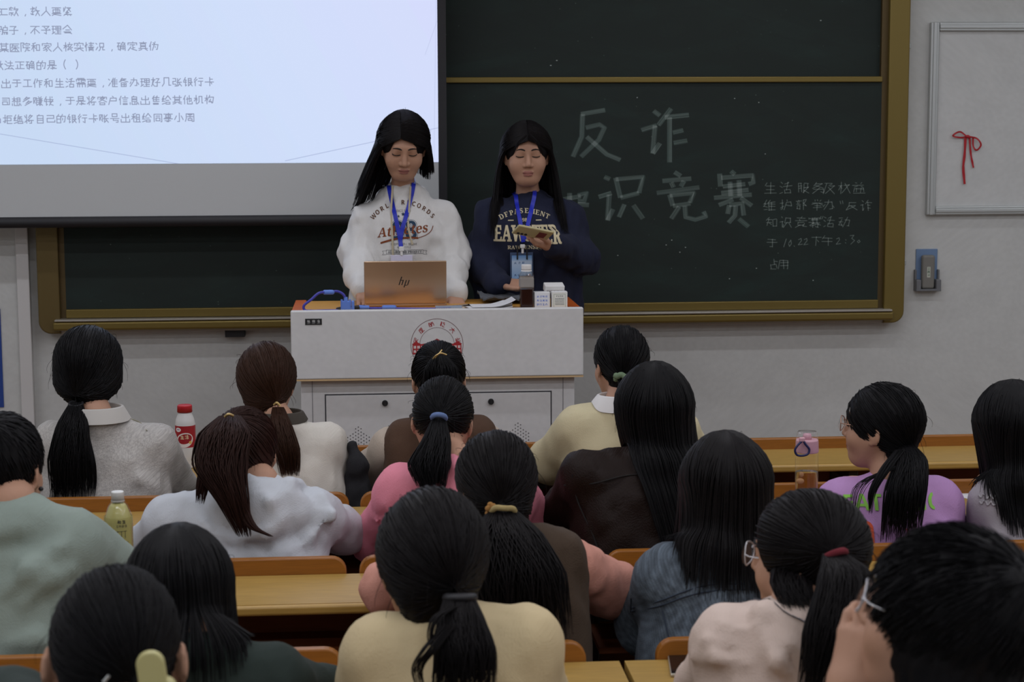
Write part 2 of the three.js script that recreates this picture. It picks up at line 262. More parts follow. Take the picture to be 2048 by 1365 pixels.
// ---------- projection screen, lit slide ----------
{
  const z = 0.30, R = P(893, 200, z).x, Lit = P(876, 200, z).x, L = R - 2.55, yBar0 = P(340, 452, z).y, yBar1 = P(340, 434, z).y, yLit = P(430, 327, z).y, T = yLit + 1.55;
  const s = thing('projection_screen', 'hanging white projection screen with a lit question slide', 'projection screen', [0, 0, 0]);
  part('fabric', box(L, R, yBar1, T, z - 0.004, z - 0.001), mat(0xc2c4c4, 0.8), s);
  part('black_border', box(Lit, R, yBar1, T, z - 0.001, z + 0.0005), blackM, s);
  const bar = part('weight_bar', new THREE.CapsuleGeometry(0.024, R - L, 6, 14).rotateZ(Math.PI / 2).scale(1, 1, 0.8), blackM, s); bar.position.set((L + R) / 2, (yBar0 + yBar1) / 2, z);
  part('case', box(L - 0.1, R + 0.1, T, T + 0.1, z - 0.05, z + 0.06, 0.02), whiteM, s);
  const x0 = L + 0.06, W = 2048, H = 1296, y1 = T - 0.02;
  const tx = (px, py) => { const q = P(px, py, z); return [(q.x - x0) / (Lit - x0) * W, (y1 - q.y) / (y1 - yLit) * H]; };
  const slide = canvasTex(W, H, (g) => {
    const gr = g.createLinearGradient(W * 0.3, H, W, H * 0.4); gr.addColorStop(0, '#c4d6f0'); gr.addColorStop(0.55, '#ccdaf6'); gr.addColorStop(1, '#d2d8f8'); g.fillStyle = gr; g.fillRect(0, 0, W, H);
    g.strokeStyle = 'rgba(120,130,170,.5)'; g.lineWidth = 2.5;
    for (const [a, b, c, d] of [[0, 268, 370, 330], [570, 322, 880, 255], [850, 110, 882, 20], [868, 320, 872, 0]]) { g.globalAlpha = a > 700 ? 0.3 : 0.8; g.beginPath(); g.moveTo(...tx(a, b)); g.lineTo(...tx(c, d)); g.stroke(); }
    g.globalAlpha = 1; g.strokeStyle = '#8a93ad'; g.lineCap = 'round'; g.lineWidth = 3.1;
    const u = tx(100, 100)[0] - tx(79, 100)[0];
    const row = (txt, px, py, py2) => { [...txt].forEach((c, i) => { const [x, y] = tx(px + i * 21.4, py + (py2 - py) * i / 20); if (c === '，') { g.beginPath(); g.moveTo(x + u * 0.12, y + u * 0.3); g.lineTo(x + u * 0.06, y + u * 0.45); g.stroke(); } else if (c === '(' || c === ')') { g.beginPath(); const k = c === '(' ? -1 : 1; g.moveTo(x, y - u * 0.45); g.quadraticCurveTo(x + k * u * 0.3, y, x, y + u * 0.45); g.stroke(); } else glyph(g, c, x - u * 0.46, y - u * 0.46, u * 0.92); }); };
    row('汇款，救人要紧', 6, 23, 21); row('骗子，不予理会', 6, 60, 57); row('某医院和家人核实情况，确定真伪', 8, 95, 91); row('做法正确的是', -3, 131, 128); row('()', 131, 129, 129);
    row('出于工作和生活需要，准备办理好几张银行卡', 12, 167, 163); row('司想多赚钱，于是将客户信息出售给其他机构', 12, 203, 199); row('马拒绝将自己的银行卡账号出租给同事小周', -6, 239, 234);
  });
  const lit = new THREE.PlaneGeometry(Lit - x0, y1 - yLit); lit.translate((x0 + Lit) / 2, (yLit + y1) / 2, z + 0.0015);
  part('lit_slide', lit, new THREE.MeshStandardMaterial({ color: 0x222222, roughness: 0.9, emissive: 0xffffff, emissiveMap: slide, emissiveIntensity: 1.65 }), s, 'glowing pale blue slide with grey Chinese text');
  const l = new THREE.RectAreaLight(0xcfdcff, 0.25, Lit - x0, y1 - yLit); l.position.set((x0 + Lit) / 2, (yLit + y1) / 2, z + 0.012); l.rotation.y = Math.PI; l.castShadow = true; s.add(l);
}

// ---------- right wall: framed white board, ribbon, remote holder, blue poster edge ----------
{
  const z = 0.03, x0 = P(1858, 240, z).x, y1 = P(1950, 44, z).y, y0 = P(1950, 430, z).y, x1 = x0 + 1.25, w = 0.042;
  const n = thing('notice_board', 'blank white notice board with silver frame right of the chalkboard', 'notice board', [0, 0, 0]);
  part('panel', box(x0 + w * 0.6, x1 - w * 0.6, y0 + w * 0.6, y1 - w * 0.6, 0, 0.014), mat(0xd6d7d4, 0.6, { map: plasterMap }), n);
  for (const [a, b, c, d] of [[x0, x0 + w, y0, y1], [x1 - w, x1, y0, y1], [x0 + w, x1 - w, y1 - w, y1], [x0 + w, x1 - w, y0, y0 + w]]) part('frame_rail', [box(a, b, c, d, 0, z, 0.006), box(a + (b - a > 0.1 ? 0 : 0.012), b - (b - a > 0.1 ? 0 : 0.012), c + (d - c > 0.1 ? 0 : 0.012), d - (d - c > 0.1 ? 0 : 0.012), z - 0.004, z + 0.006, 0.004)], aluM, n);
  const rb = thing('red_ribbon', 'thin red ribbon bow pinned on the white notice board', 'ribbon', [0, 0, 0]);
  const rM = mat(0xb01522, 0.5), q = (x, y, dz = 0.022) => P(1750 + x / 2.275, y / 2.275, dz);
  const strip = (pts, w2) => { const c = new THREE.CatmullRomCurve3(pts), n2 = 26, pos = [], idx = [];
    for (let i = 0; i <= n2; i++) { const p = c.getPoint(i / n2), t = c.getTangent(i / n2), s = V(-t.y, t.x, 0.35 * Math.sin(i * 0.7)).normalize().multiplyScalar(w2); for (const [k, e] of [[1, 0.0006], [-1, 0.0006], [-1, -0.0006], [1, -0.0006]]) pos.push(p.x + s.x * k, p.y + s.y * k, p.z + s.z * k + e); if (i) for (let j = 0; j < 4; j++) { const a = (i - 1) * 4 + j, b = (i - 1) * 4 + (j + 1) % 4; idx.push(a, b, a + 4, b, b + 4, a + 4); } }
    const g = new THREE.BufferGeometry(); g.setAttribute('position', new THREE.Float32BufferAttribute(pos, 3)); g.setIndex(idx); g.computeVertexNormals(); return plain(g); };
  part('tail', strip([q(412, 622), q(408, 700), q(402, 760), q(408, 838)], 0.006), rM, rb); part('tail', strip([q(430, 622), q(436, 700), q(448, 764)], 0.0045), rM, rb);
  part('loop', strip([q(418, 622, 0.03), q(385, 600, 0.034), q(355, 618, 0.03), q(385, 626, 0.024), q(420, 624)], 0.004), rM, rb);
  part('loop', strip([q(428, 622, 0.03), q(465, 632, 0.036), q(482, 660, 0.034), q(462, 684, 0.028), q(448, 668, 0.026), q(446, 625, 0.026)], 0.004), rM, rb);
  part('knot', new THREE.SphereGeometry(0.009, 12, 8).scale(1.2, 0.9, 0.8).translate(...q(422, 622, 0.026).toArray()), rM, rb);
  const h = P(1856, 540, 0.03), ho = thing('remote_holder', 'clear blue wall holder with grey clips beside the chalkboard', 'holder', [h.x, h.y, 0]);
  part('sleeve', [box(-0.052, 0.052, -0.07, 0.097, 0.001, 0.007, 0.003)], mat(0x6d86a8, 0.4), ho);
  for (const s of [-1, 1]) part('clip', [box(s > 0 ? 0.036 : -0.06, s > 0 ? 0.06 : -0.036, -0.097, -0.045, 0, 0.05, 0.005), box(s > 0 ? 0.05 : -0.06, s > 0 ? 0.06 : -0.05, -0.05, 0.0, 0, 0.02, 0.003)], mat(0x6c6d70, 0.5), ho);
  part('shelf', box(-0.06, 0.06, -0.1, -0.09, 0, 0.05, 0.003), mat(0x6c6d70, 0.5), ho);
  const re = thing('remote_control', 'grey handheld remote standing in the blue wall holder', 'remote', [h.x, h.y, 0.026]);
  part('body', new RoundedBoxGeometry(0.062, 0.16, 0.032, 3, 0.012).translate(0, -0.01, 0), mat(0x77756f, 0.55), re);
  part('label', new THREE.PlaneGeometry(0.016, 0.05).translate(0, -0.01, 0.0165), mat(0xffffff, 0.6, { map: canvasTex(64, 192, (g) => { g.fillStyle = '#b9bdb0'; g.fillRect(0, 0, 64, 192); g.strokeStyle = '#3a5a45'; g.lineWidth = 6; glyph(g, '工', 8, 14, 48); glyph(g, '用', 8, 70, 48); glyph(g, '卡', 8, 126, 48); }) }), re);
  const bl = P(3, 715, 0.055);
  tag(part('wall_poster', box(bl.x - 0.4, bl.x + 0.002, P(3, 815, 0.055).y, P(3, 640, 0.055).y + 0.05, 0.051, 0.056), mat(0x1d3f8c, 0.6), scene), 'dark blue poster at the left edge of the wall', 'poster');
}

// ---------- podium ----------
const PZ = 1.36, podL = P(582, 690, PZ).x, podR = P(1167, 690, PZ).x, podTop = P(874, 619, PZ).y, podMid = P(874, 756, PZ).y, PODY = podTop - 0.012;
{
  const t = thing('podium', 'white multimedia podium with wooden top and red school emblem', 'podium', [0, 0, 0]);
  const D = 0.5, zb = PZ - D, whiteP = mat(0xdcdbd9, 0.42, { map: plasterMap }), cx0 = P(602, 800, PZ - 0.05).x, cx1 = P(1149, 800, PZ - 0.05).x, zc = PZ - 0.05;
  part('front_panel', box(podL, podR, podMid, podTop, PZ - 0.035, PZ, 0.006), whiteP, t);
  part('top_board', box(podL + 0.047, podR - 0.047, PODY - 0.03, PODY, zb, PZ - 0.034), mat(0xd9a24e, 0.4, { map: woodMap }), t);
  for (const s of [0, 1]) {
    const a = s ? podR - 0.046 : podL + 0.001;
    part('side_panel', box(a, a + 0.045, podMid, PODY + 0.005, zb, PZ - 0.036, 0.003), orangeM, t);
  }
  part('cabinet', [box(cx0, cx1, STAGE, podMid + 0.01, zb + 0.05, zc, 0.004)], whiteP, t);
  part('bottom_lip', box(podL, podR, podMid - 0.006, podMid, PZ - 0.05, PZ - 0.001), mat(0xc6a77c, 0.6), t);
  for (const [px] of [[625], [1126]]) { const x = P(px, 800, zc).x; part('seam', box(x - 0.0012, x + 0.0012, STAGE, podMid - 0.004, zc - 0.004, zc + 0.0012), mat(0x77767a, 0.6), t); }
  const dx0 = P(653, 850, zc).x, dx1 = P(1101, 850, zc).x, dm = (dx0 + dx1) / 2, dy1 = P(876, 788, zc).y, dy0 = STAGE + 0.08;
  part('door_recess', box(dx0 - 0.005, dx1 + 0.005, dy0 - 0.005, dy1 + 0.005, zc - 0.01, zc + 0.001), mat(0x3c3c40, 0.7), t);
  const holeM = mat(0x26262a, 0.8);
  for (const s of [0, 1]) {
    const a = s ? dm + 0.0015 : dx0, b = s ? dx1 : dm - 0.0015;
    const d = part('door', box(a, b, dy0, dy1, zc, zc + 0.006, 0.002), whiteP, t);
    const k = P(s ? 982 : 770, s ? 804 : 807, zc + 0.01);
    const kn = part('knob', [new THREE.CylinderGeometry(0.011, 0.012, 0.012, 18).rotateX(Math.PI / 2).translate(k.x, k.y, zc + 0.012), new THREE.BoxGeometry(0.006, 0.02, 0.008).translate(k.x, k.y, zc + 0.02)], blackM, d);
    const holes = [], hg = new THREE.CylinderGeometry(0.0021, 0.0021, 0.002, 7).rotateX(Math.PI / 2), c0 = P(s ? 1036 : 717, s ? 874 : 882, zc + 0.006), c1 = P(s ? 975 : 778, s ? 872 : 880, zc + 0.006);
    for (const [c, w] of [[c0, 5], [c1, 5]]) for (let i = -w; i <= w; i++) for (let j = -8; j <= 8; j++) { if ((i + j) & 1) continue; const lim = (w - Math.abs(i)) * 1.7 + 0.6; if (Math.abs(j) > lim) continue; holes.push(hg.clone().translate(c.x + i * 0.0105, c.y + j * 0.0068, zc + 0.0062)); }
    const ho = part('vent_perforation', holes, holeM, d, 'diamond pattern of small round vent holes'); ho.userData.kind = 'stuff';
  }
  // emblem and maker's plate: flat print
  const e = P(874, 690, PZ), er = 54 / 516;
  const emb = canvasTex(512, 512, (g) => {
    g.translate(256, 256); g.strokeStyle = '#6b3238'; g.lineWidth = 4; g.beginPath(); g.arc(0, 0, 248, 0, 7); g.stroke(); g.lineWidth = 3; g.beginPath(); g.arc(0, 0, 164, Math.PI * 1.02, Math.PI * 1.98); g.stroke();
    g.strokeStyle = '#a02026'; g.lineWidth = 5.5;
    [...'安慶師範大學'].forEach((c, i) => { const a = (-78 + i * 31.2) * RAD; g.save(); g.rotate(a); glyph(g, c, -24, -228, 50, 0.6); g.restore(); });
    g.fillStyle = '#a32228'; g.fillRect(-232, -6, 464, 96); g.beginPath(); g.moveTo(-240, -6); g.lineTo(-200, -34); g.lineTo(-150, -8); g.lineTo(-60, -24); g.lineTo(0, -60); g.lineTo(60, -24); g.lineTo(150, -8); g.lineTo(200, -34); g.lineTo(240, -6); g.fill();
    g.fillStyle = '#dcdbd9'; for (let i = -6; i <= 6; i++) for (const y of [8, 48]) { g.fillRect(i * 35 - 11, y, 9, 26); g.fillRect(i * 35 + 2, y, 9, 26); }
    g.beginPath(); for (let i = -9; i <= 9; i++) { g.moveTo(i * 22, 100); g.lineTo(i * 18, 118); } g.stroke();
  });
  part('emblem', new THREE.PlaneGeometry(er * 2, er * 2).translate(e.x, e.y, PZ + 0.0008), mat(0xffffff, 0.5, { map: emb, transparent: true }), t, 'round red school emblem printed on the front');
  const pl = P(627, 644, PZ);
  part('maker_plate', box(pl.x - 0.032, pl.x + 0.032, pl.y - 0.012, pl.y + 0.012, PZ, PZ + 0.002), blackM, t);
  part('plate_print', new THREE.PlaneGeometry(0.06, 0.022).translate(pl.x, pl.y, PZ + 0.0025), mat(0xffffff, 0.5, { map: canvasTex(256, 94, (g) => { g.fillStyle = '#151517'; g.fillRect(0, 0, 256, 94); g.strokeStyle = '#d9dad8'; g.lineWidth = 5; glyph(g, '他', 24, 14, 46); glyph(g, '固', 106, 14, 46); glyph(g, '同', 106, 14, 46); glyph(g, '會', 188, 14, 46); glyph(g, '会', 188, 14, 46); g.fillStyle = '#8b8c8c'; for (let i = 0; i < 3; i++) g.fillRect(24 + i * 82, 72, 44, 7); }) }), t);
}

// ---------- lecture benches: desk top, seat backs, shelf, supports and tip-up seats ----------
const BENCH_TOP = 0.775, DESK_Y = 0.735, DESK_D = 0.30;
const bz = [0, 1, 2, 3, 4, 5].map((i) => { const z4 = PY(1024, 1293, BENCH_TOP).z, z1 = PY(1024, 887, BENCH_TOP).z; return z1 + (z4 - z1) / 3 * i; });
const seamX = PY(1247, 1330, DESK_Y).x;
console.log('benches', bz.map((z) => z.toFixed(3)).join(' '), 'seam', seamX.toFixed(3), 'podium', podL.toFixed(2), podR.toFixed(2), podTop.toFixed(2));
const PITCH = 0.535, GAP = 0.042;
{
  const ordinal = ['front', 'second', 'third', 'fourth', 'fifth', 'last'];
  const UW = 4 * PITCH + 0.11;
  const build = (side, first) => {
    const g = new THREE.Group(), x0 = side < 0 ? -UW - 0.006 : 0.006, x1 = x0 + UW;
    part('desk_top', [box(x0, x1, DESK_Y - 0.022, DESK_Y, 0.001, DESK_D - 0.012)], deskM, g);
    part('desk_edge', box(x0, x1, DESK_Y - 0.026, DESK_Y + 0.0005, DESK_D - 0.013, DESK_D + 0.006, 0.009), edgeM, g);
    part('book_shelf', box(x0 + 0.02, x1 - 0.02, 0.575, 0.59, 0.03, 0.25), darkWoodM, g);
    part('rear_panel', box(x0 + 0.02, x1 - 0.02, 0.30, DESK_Y - 0.022, 0.002, 0.018), darkWoodM, g);
    if (first) part('front_board', box(x0, x1, 0.12, BENCH_TOP, -0.024, 0, 0.006), backM, g);
    for (let i = 0; i < (first ? 0 : 4); i++) {
      const a = x0 + 0.055 + i * PITCH + GAP / 2, b = a + PITCH - GAP;
      part('seat_back', extrude(roundRect(a, b, 0.40, BENCH_TOP, 0.035, [1, 1, 1, 1]), 0.018, 0.004).translate(0, 0, -0.024), backM, g);
      const st = part('seat', box(a + 0.03, b - 0.03, 0.42, 0.445, -0.42, -0.06, 0.012), backM, g);
      part('hinge', [box(a + 0.08, a + 0.1, 0.40, 0.425, -0.08, -0.02, 0.003), box(b - 0.1, b - 0.08, 0.40, 0.425, -0.08, -0.02, 0.003)], blackM, st);
    }
    for (const x of [x0 + 0.03, (x0 + x1) / 2, x1 - 0.03]) {
      part('support', [box(x - 0.02, x + 0.02, 0.0, 0.72, -0.02, 0.03, 0.006), box(x - 0.018, x + 0.018, 0.66, 0.712, 0.02, 0.26, 0.006), ...(first ? [] : [box(x - 0.018, x + 0.018, 0.38, 0.42, -0.36, 0, 0.006)]), box(x - 0.03, x + 0.03, 0, 0.02, -0.2, 0.16, 0.006)], mat(0x3c3a38, 0.5, { metalness: 0.4 }), g);
    }
    return g;
  };
  const left = build(-1), right = build(1), fronts = [build(-1, true), build(1, true)];
  bz.forEach((z, i) => [[left, 'left'], [right, 'right']].forEach(([src, word]) => {
    const o = (i ? src : fronts[word === 'left' ? 0 : 1]).clone(); o.name = numbered('lecture_bench'); o.position.set(seamX, 0, z); scene.add(o);
    tag(o, `yellow wooden lecture bench with desk, ${ordinal[i]} row from the podium, ${word} of the desk seam`, 'bench', 'lecture benches in rows');
  }));
}
// ---------- distance fields and their meshes ----------
class Field {
  constructor() { this.p = []; this.mod = null; this.box = new THREE.Box3(); }
  put(o, ...pts) { this.p.push(o); if (!o.sub) for (const [v, r] of pts) { this.box.expandByPoint(v.clone().addScalar(r)); this.box.expandByPoint(v.clone().addScalar(-r)); } return this; }
  cone(a, b, ra, rb = ra, k = 0.03, sub = false) { const d = b.clone().sub(a); return this.put({ t: 0, ax: a.x, ay: a.y, az: a.z, dx: d.x, dy: d.y, dz: d.z, l2: Math.max(d.lengthSq(), 1e-9), ra, rb, k, sub }, [a, ra], [b, rb]); }
  ell(c, r, k = 0.03, q = null, sub = false) {
    const m = new THREE.Matrix3(); if (q) m.setFromMatrix4(new THREE.Matrix4().makeRotationFromQuaternion(q.clone().invert()));
    return this.put({ t: 1, cx: c.x, cy: c.y, cz: c.z, rx: r[0], ry: r[1], rz: r[2], m: q ? m.elements : null, k, sub }, [c, Math.max(...r)]);
  }
  at(x, y, z) {
    let d = 1e3;
    for (const o of this.p) {
      let e;
      if (o.t === 0) {
        const px = x - o.ax, py = y - o.ay, pz = z - o.az; let h = (px * o.dx + py * o.dy + pz * o.dz) / o.l2; h = h < 0 ? 0 : h > 1 ? 1 : h;
        const qx = px - o.dx * h, qy = py - o.dy * h, qz = pz - o.dz * h; e = Math.sqrt(qx * qx + qy * qy + qz * qz) - (o.ra + (o.rb - o.ra) * h);
      } else {
        let px = x - o.cx, py = y - o.cy, pz = z - o.cz; const m = o.m;
        if (m) { const a = m[0] * px + m[3] * py + m[6] * pz, b = m[1] * px + m[4] * py + m[7] * pz, c = m[2] * px + m[5] * py + m[8] * pz; px = a; py = b; pz = c; }
        const ux = px / o.rx, uy = py / o.ry, uz = pz / o.rz, k0 = Math.sqrt(ux * ux + uy * uy + uz * uz), vx = ux / o.rx, vy = uy / o.ry, vz = uz / o.rz, k1 = Math.sqrt(vx * vx + vy * vy + vz * vz);
        e = k1 > 1e-9 ? k0 * (k0 - 1) / k1 : -Math.min(o.rx, o.ry, o.rz);
      }
      const k = o.k;
      if (o.sub) { e = -e; const h = Math.max(k - Math.abs(d - e), 0) / k; d = Math.max(d, e) + h * h * k * 0.25; }
      else { const h = Math.max(k - Math.abs(d - e), 0) / k; d = Math.min(d, e) - h * h * k * 0.25; }
    }
    return this.mod ? this.mod(x, y, z, d) : d;
  }
  grad(x, y, z, e = 0.004) { return V(this.at(x + e, y, z) - this.at(x - e, y, z), this.at(x, y + e, z) - this.at(x, y - e, z), this.at(x, y, z + e) - this.at(x, y, z - e)).normalize(); }
  push(p, m) { for (let i = 0; i < 3; i++) { const d = this.at(p.x, p.y, p.z); if (d >= m) break; p.addScaledVector(this.grad(p.x, p.y, p.z), m - d); } return p; }
  front(x, y, z0, z1, off = 0) { let z = z0; const s = Math.sign(z1 - z0); for (let i = 0; i < 120; i++) { const d = this.at(x, y, z) - off; if (d < 0.0004) break; z += s * Math.max(d * 0.7, 0.0006); if ((z1 - z) * s < 0) return z1; } return z; }
}
function netMesh(f, cell, bx = f.box, tint) {              // surface nets
  const lo = bx.min.clone().addScalar(-2.2 * cell), hi = bx.max.clone().addScalar(2.2 * cell), nx = Math.ceil((hi.x - lo.x) / cell) + 1, ny = Math.ceil((hi.y - lo.y) / cell) + 1, nz = Math.ceil((hi.z - lo.z) / cell) + 1;
  const v = new Float32Array(nx * ny * nz);
  for (let k = 0; k < nz; k++) for (let j = 0; j < ny; j++) {
    let i = 0; const row = (k * ny + j) * nx, y = lo.y + j * cell, z = lo.z + k * cell;
    while (i < nx) { const d = f.at(lo.x + i * cell, y, z); v[row + i] = d; const skip = Math.min(Math.floor(Math.abs(d) * 0.7 / cell) - 2, nx - 1 - i); for (let s = 1; s <= skip; s++) v[row + i + s] = d; i += Math.max(1, skip + 1); }
  }
  const id = new Int32Array(nx * ny * nz).fill(-1), pos = [], idx = [], off = [0, 1, nx, nx + 1, nx * ny, nx * ny + 1, nx * ny + nx, nx * ny + nx + 1];
  const E = [[0, 1], [2, 3], [4, 5], [6, 7], [0, 2], [1, 3], [4, 6], [5, 7], [0, 4], [1, 5], [2, 6], [3, 7]], val = new Float32Array(8);
  for (let k = 0; k < nz - 1; k++) for (let j = 0; j < ny - 1; j++) for (let i = 0; i < nx - 1; i++) {
    const b = (k * ny + j) * nx + i; let m = 0;
    for (let c = 0; c < 8; c++) { val[c] = v[b + off[c]]; if (val[c] < 0) m++; }
    if (m === 0 || m === 8) continue;
    let x = 0, y = 0, z = 0, n = 0;
    for (const [a, c] of E) if (val[a] < 0 !== val[c] < 0) { const t = val[a] / (val[a] - val[c]); x += (a & 1) + ((c & 1) - (a & 1)) * t; y += ((a >> 1) & 1) + (((c >> 1) & 1) - ((a >> 1) & 1)) * t; z += (a >> 2) + ((c >> 2) - (a >> 2)) * t; n++; }
    id[b] = pos.length / 3; pos.push(lo.x + (i + x / n) * cell, lo.y + (j + y / n) * cell, lo.z + (k + z / n) * cell);
  }
  const quad = (a, b, c, d, flip) => { if (a < 0 || b < 0 || c < 0 || d < 0) return; flip ? idx.push(a, c, b, a, d, c) : idx.push(a, b, c, a, c, d); };
  for (let k = 1; k < nz - 1; k++) for (let j = 1; j < ny - 1; j++) for (let i = 1; i < nx - 1; i++) {
    const b = (k * ny + j) * nx + i, s = v[b] < 0;
    if (s !== v[b + 1] < 0) quad(id[b - nx - nx * ny], id[b - nx * ny], id[b], id[b - nx], !s);
    if (s !== v[b + nx] < 0) quad(id[b - 1 - nx * ny], id[b - 1], id[b], id[b - nx * ny], !s);
    if (s !== v[b + nx * ny] < 0) quad(id[b - 1 - nx], id[b - nx], id[b], id[b - 1], !s);
  }
  const g = new THREE.BufferGeometry(); g.setAttribute('position', new THREE.Float32BufferAttribute(pos, 3)); g.setIndex(idx); g.computeVertexNormals();
  const uv = new Float32Array(pos.length / 3 * 2); for (let i = 0; i < uv.length / 2; i++) { uv[i * 2] = pos[i * 3] + pos[i * 3 + 2] * 0.6; uv[i * 2 + 1] = pos[i * 3 + 1] + pos[i * 3 + 2] * 0.5; }
  g.setAttribute('uv', new THREE.BufferAttribute(uv, 2));
  if (tint) { const c = new Float32Array(pos.length); for (let i = 0; i < pos.length; i += 3) c.set(tint(pos[i], pos[i + 1], pos[i + 2]), i); g.setAttribute('color', new THREE.BufferAttribute(c, 3)); }
  return g;
}
// many thin tubes in one mesh: strands of hair, threads
class Strands {
  constructor(sides = 3) { this.s = sides; this.pos = []; this.nor = []; this.idx = []; }
  add(pts, r0, r1 = r0 * 0.3) {
    const n = pts.length, S = this.s, b0 = this.pos.length / 3, t = V(), u = V(), w = V();
    for (let i = 0; i < n; i++) {
      t.copy(pts[Math.min(i + 1, n - 1)]).sub(pts[Math.max(i - 1, 0)]).normalize();
      u.set(0.31, 0.2, 0.93).cross(t); if (u.lengthSq() < 1e-3) u.set(1, 0, 0).cross(t); u.normalize(); w.crossVectors(t, u);
      const f = i / (n - 1), r = lerp(r0, r1, f * f) * (i === 0 ? 0.6 : 1);
      for (let k = 0; k < S; k++) { const a = k / S * 2 * Math.PI, c = Math.cos(a), s = Math.sin(a), nx = u.x * c + w.x * s, ny = u.y * c + w.y * s, nz = u.z * c + w.z * s; this.pos.push(pts[i].x + nx * r, pts[i].y + ny * r, pts[i].z + nz * r); this.nor.push(nx, ny, nz); }
      if (i) for (let k = 0; k < S; k++) { const a = b0 + (i - 1) * S + k, b = b0 + (i - 1) * S + (k + 1) % S; this.idx.push(a, b, a + S, b, b + S, a + S); }
    }
  }
  get empty() { return !this.pos.length; }
  geo() { const g = new THREE.BufferGeometry(); g.setAttribute('position', new THREE.Float32BufferAttribute(this.pos, 3)); g.setAttribute('normal', new THREE.Float32BufferAttribute(this.nor, 3)); g.setIndex(this.idx); return g; }
}
// ---------- people ----------
const SKIN = [0.45, 0.25, 0.165], LIP = [0.33, 0.135, 0.11];
const skinM = phys(0xffffff, 0.55, { vertexColors: true, specularIntensity: 0.6 });
const trouserM = [fabric(0x23242b), fabric(0x3a4458), fabric(0x4a4640)], shoeM = mat(0xd8d4cc, 0.6);
const browM = mat(0x1d1512, 0.8);
const hairMat = (hex, rough = 0.5) => phys(hex, rough, { specularIntensity: 0.26 });
const HAIR = { black: hairMat(0x0e0d0f), soft: hairMat(0x141112), brown: hairMat(0x352117), warm: hairMat(0x2c1914), dark: hairMat(0x0f0e10, 0.6) };

function headField(o = {}) {                               // local: face to +z, y up, metres; origin in the middle of the skull
  const f = new Field(), w = o.wide ?? 1;
  f.ell(V(0, 0.02, -0.012), [0.074 * w, 0.088, 0.094]); f.ell(V(0, -0.036, 0.028), [0.063 * w, 0.084, 0.06], 0.03); f.ell(V(0, -0.094, 0.052), [0.034, 0.026, 0.032], 0.035);
  for (const s of [-1, 1]) {
    f.cone(V(s * 0.052 * w, -0.045, 0.004), V(s * 0.022, -0.1, 0.048), 0.018, 0.014, 0.03);
    f.ell(V(s * 0.037, -0.042, 0.058), [0.027, 0.026, 0.024], 0.03);
    f.ell(V(s * 0.031, 0.0, 0.097), [0.019, 0.011, 0.011], 0.016, null, true);
    f.ell(V(s * 0.031, -0.003, 0.0745), [0.0145, 0.0125, 0.013], 0.005);
  }
  f.cone(V(-0.028, 0.018, 0.078), V(0.028, 0.018, 0.078), 0.012, 0.012, 0.02);
  f.cone(V(0, 0.006, 0.086), V(0, -0.036, 0.103), 0.0065, 0.0105, 0.012);
  for (const s of [-1, 1]) f.ell(V(s * 0.0115, -0.041, 0.093), [0.0085, 0.0075, 0.009], 0.006);
  f.ell(V(0, -0.0655, 0.0875), [0.021, 0.0058, 0.0095], 0.005); f.ell(V(0, -0.0765, 0.086), [0.018, 0.0066, 0.0095], 0.005);
  for (const s of [-1, 1]) {
    const q = new THREE.Quaternion().setFromEuler(new THREE.Euler(0.1, s * -0.42, s * 0.08));
    f.ell(V(s * 0.0785 * w, -0.016, -0.008), [0.0075, 0.031, 0.019], 0.004, q); f.ell(V(s * 0.0735 * w, -0.012, 0.002), [0.012, 0.02, 0.012], 0.008);
    f.ell(V(s * 0.0865 * w, -0.012, -0.002), [0.005, 0.017, 0.0095], 0.004, q, true); f.ell(V(s * 0.0775 * w, -0.043, 0.0), [0.005, 0.0075, 0.007], 0.005);
  }
  return f;
}
const inLips = (x, y, z) => { const l = 0.021 * (1 - 0.35 * Math.abs(y + 0.0705) / 0.011); return z > 0.07 && Math.abs(x) < l && y < -0.0615 && y > -0.0825; };
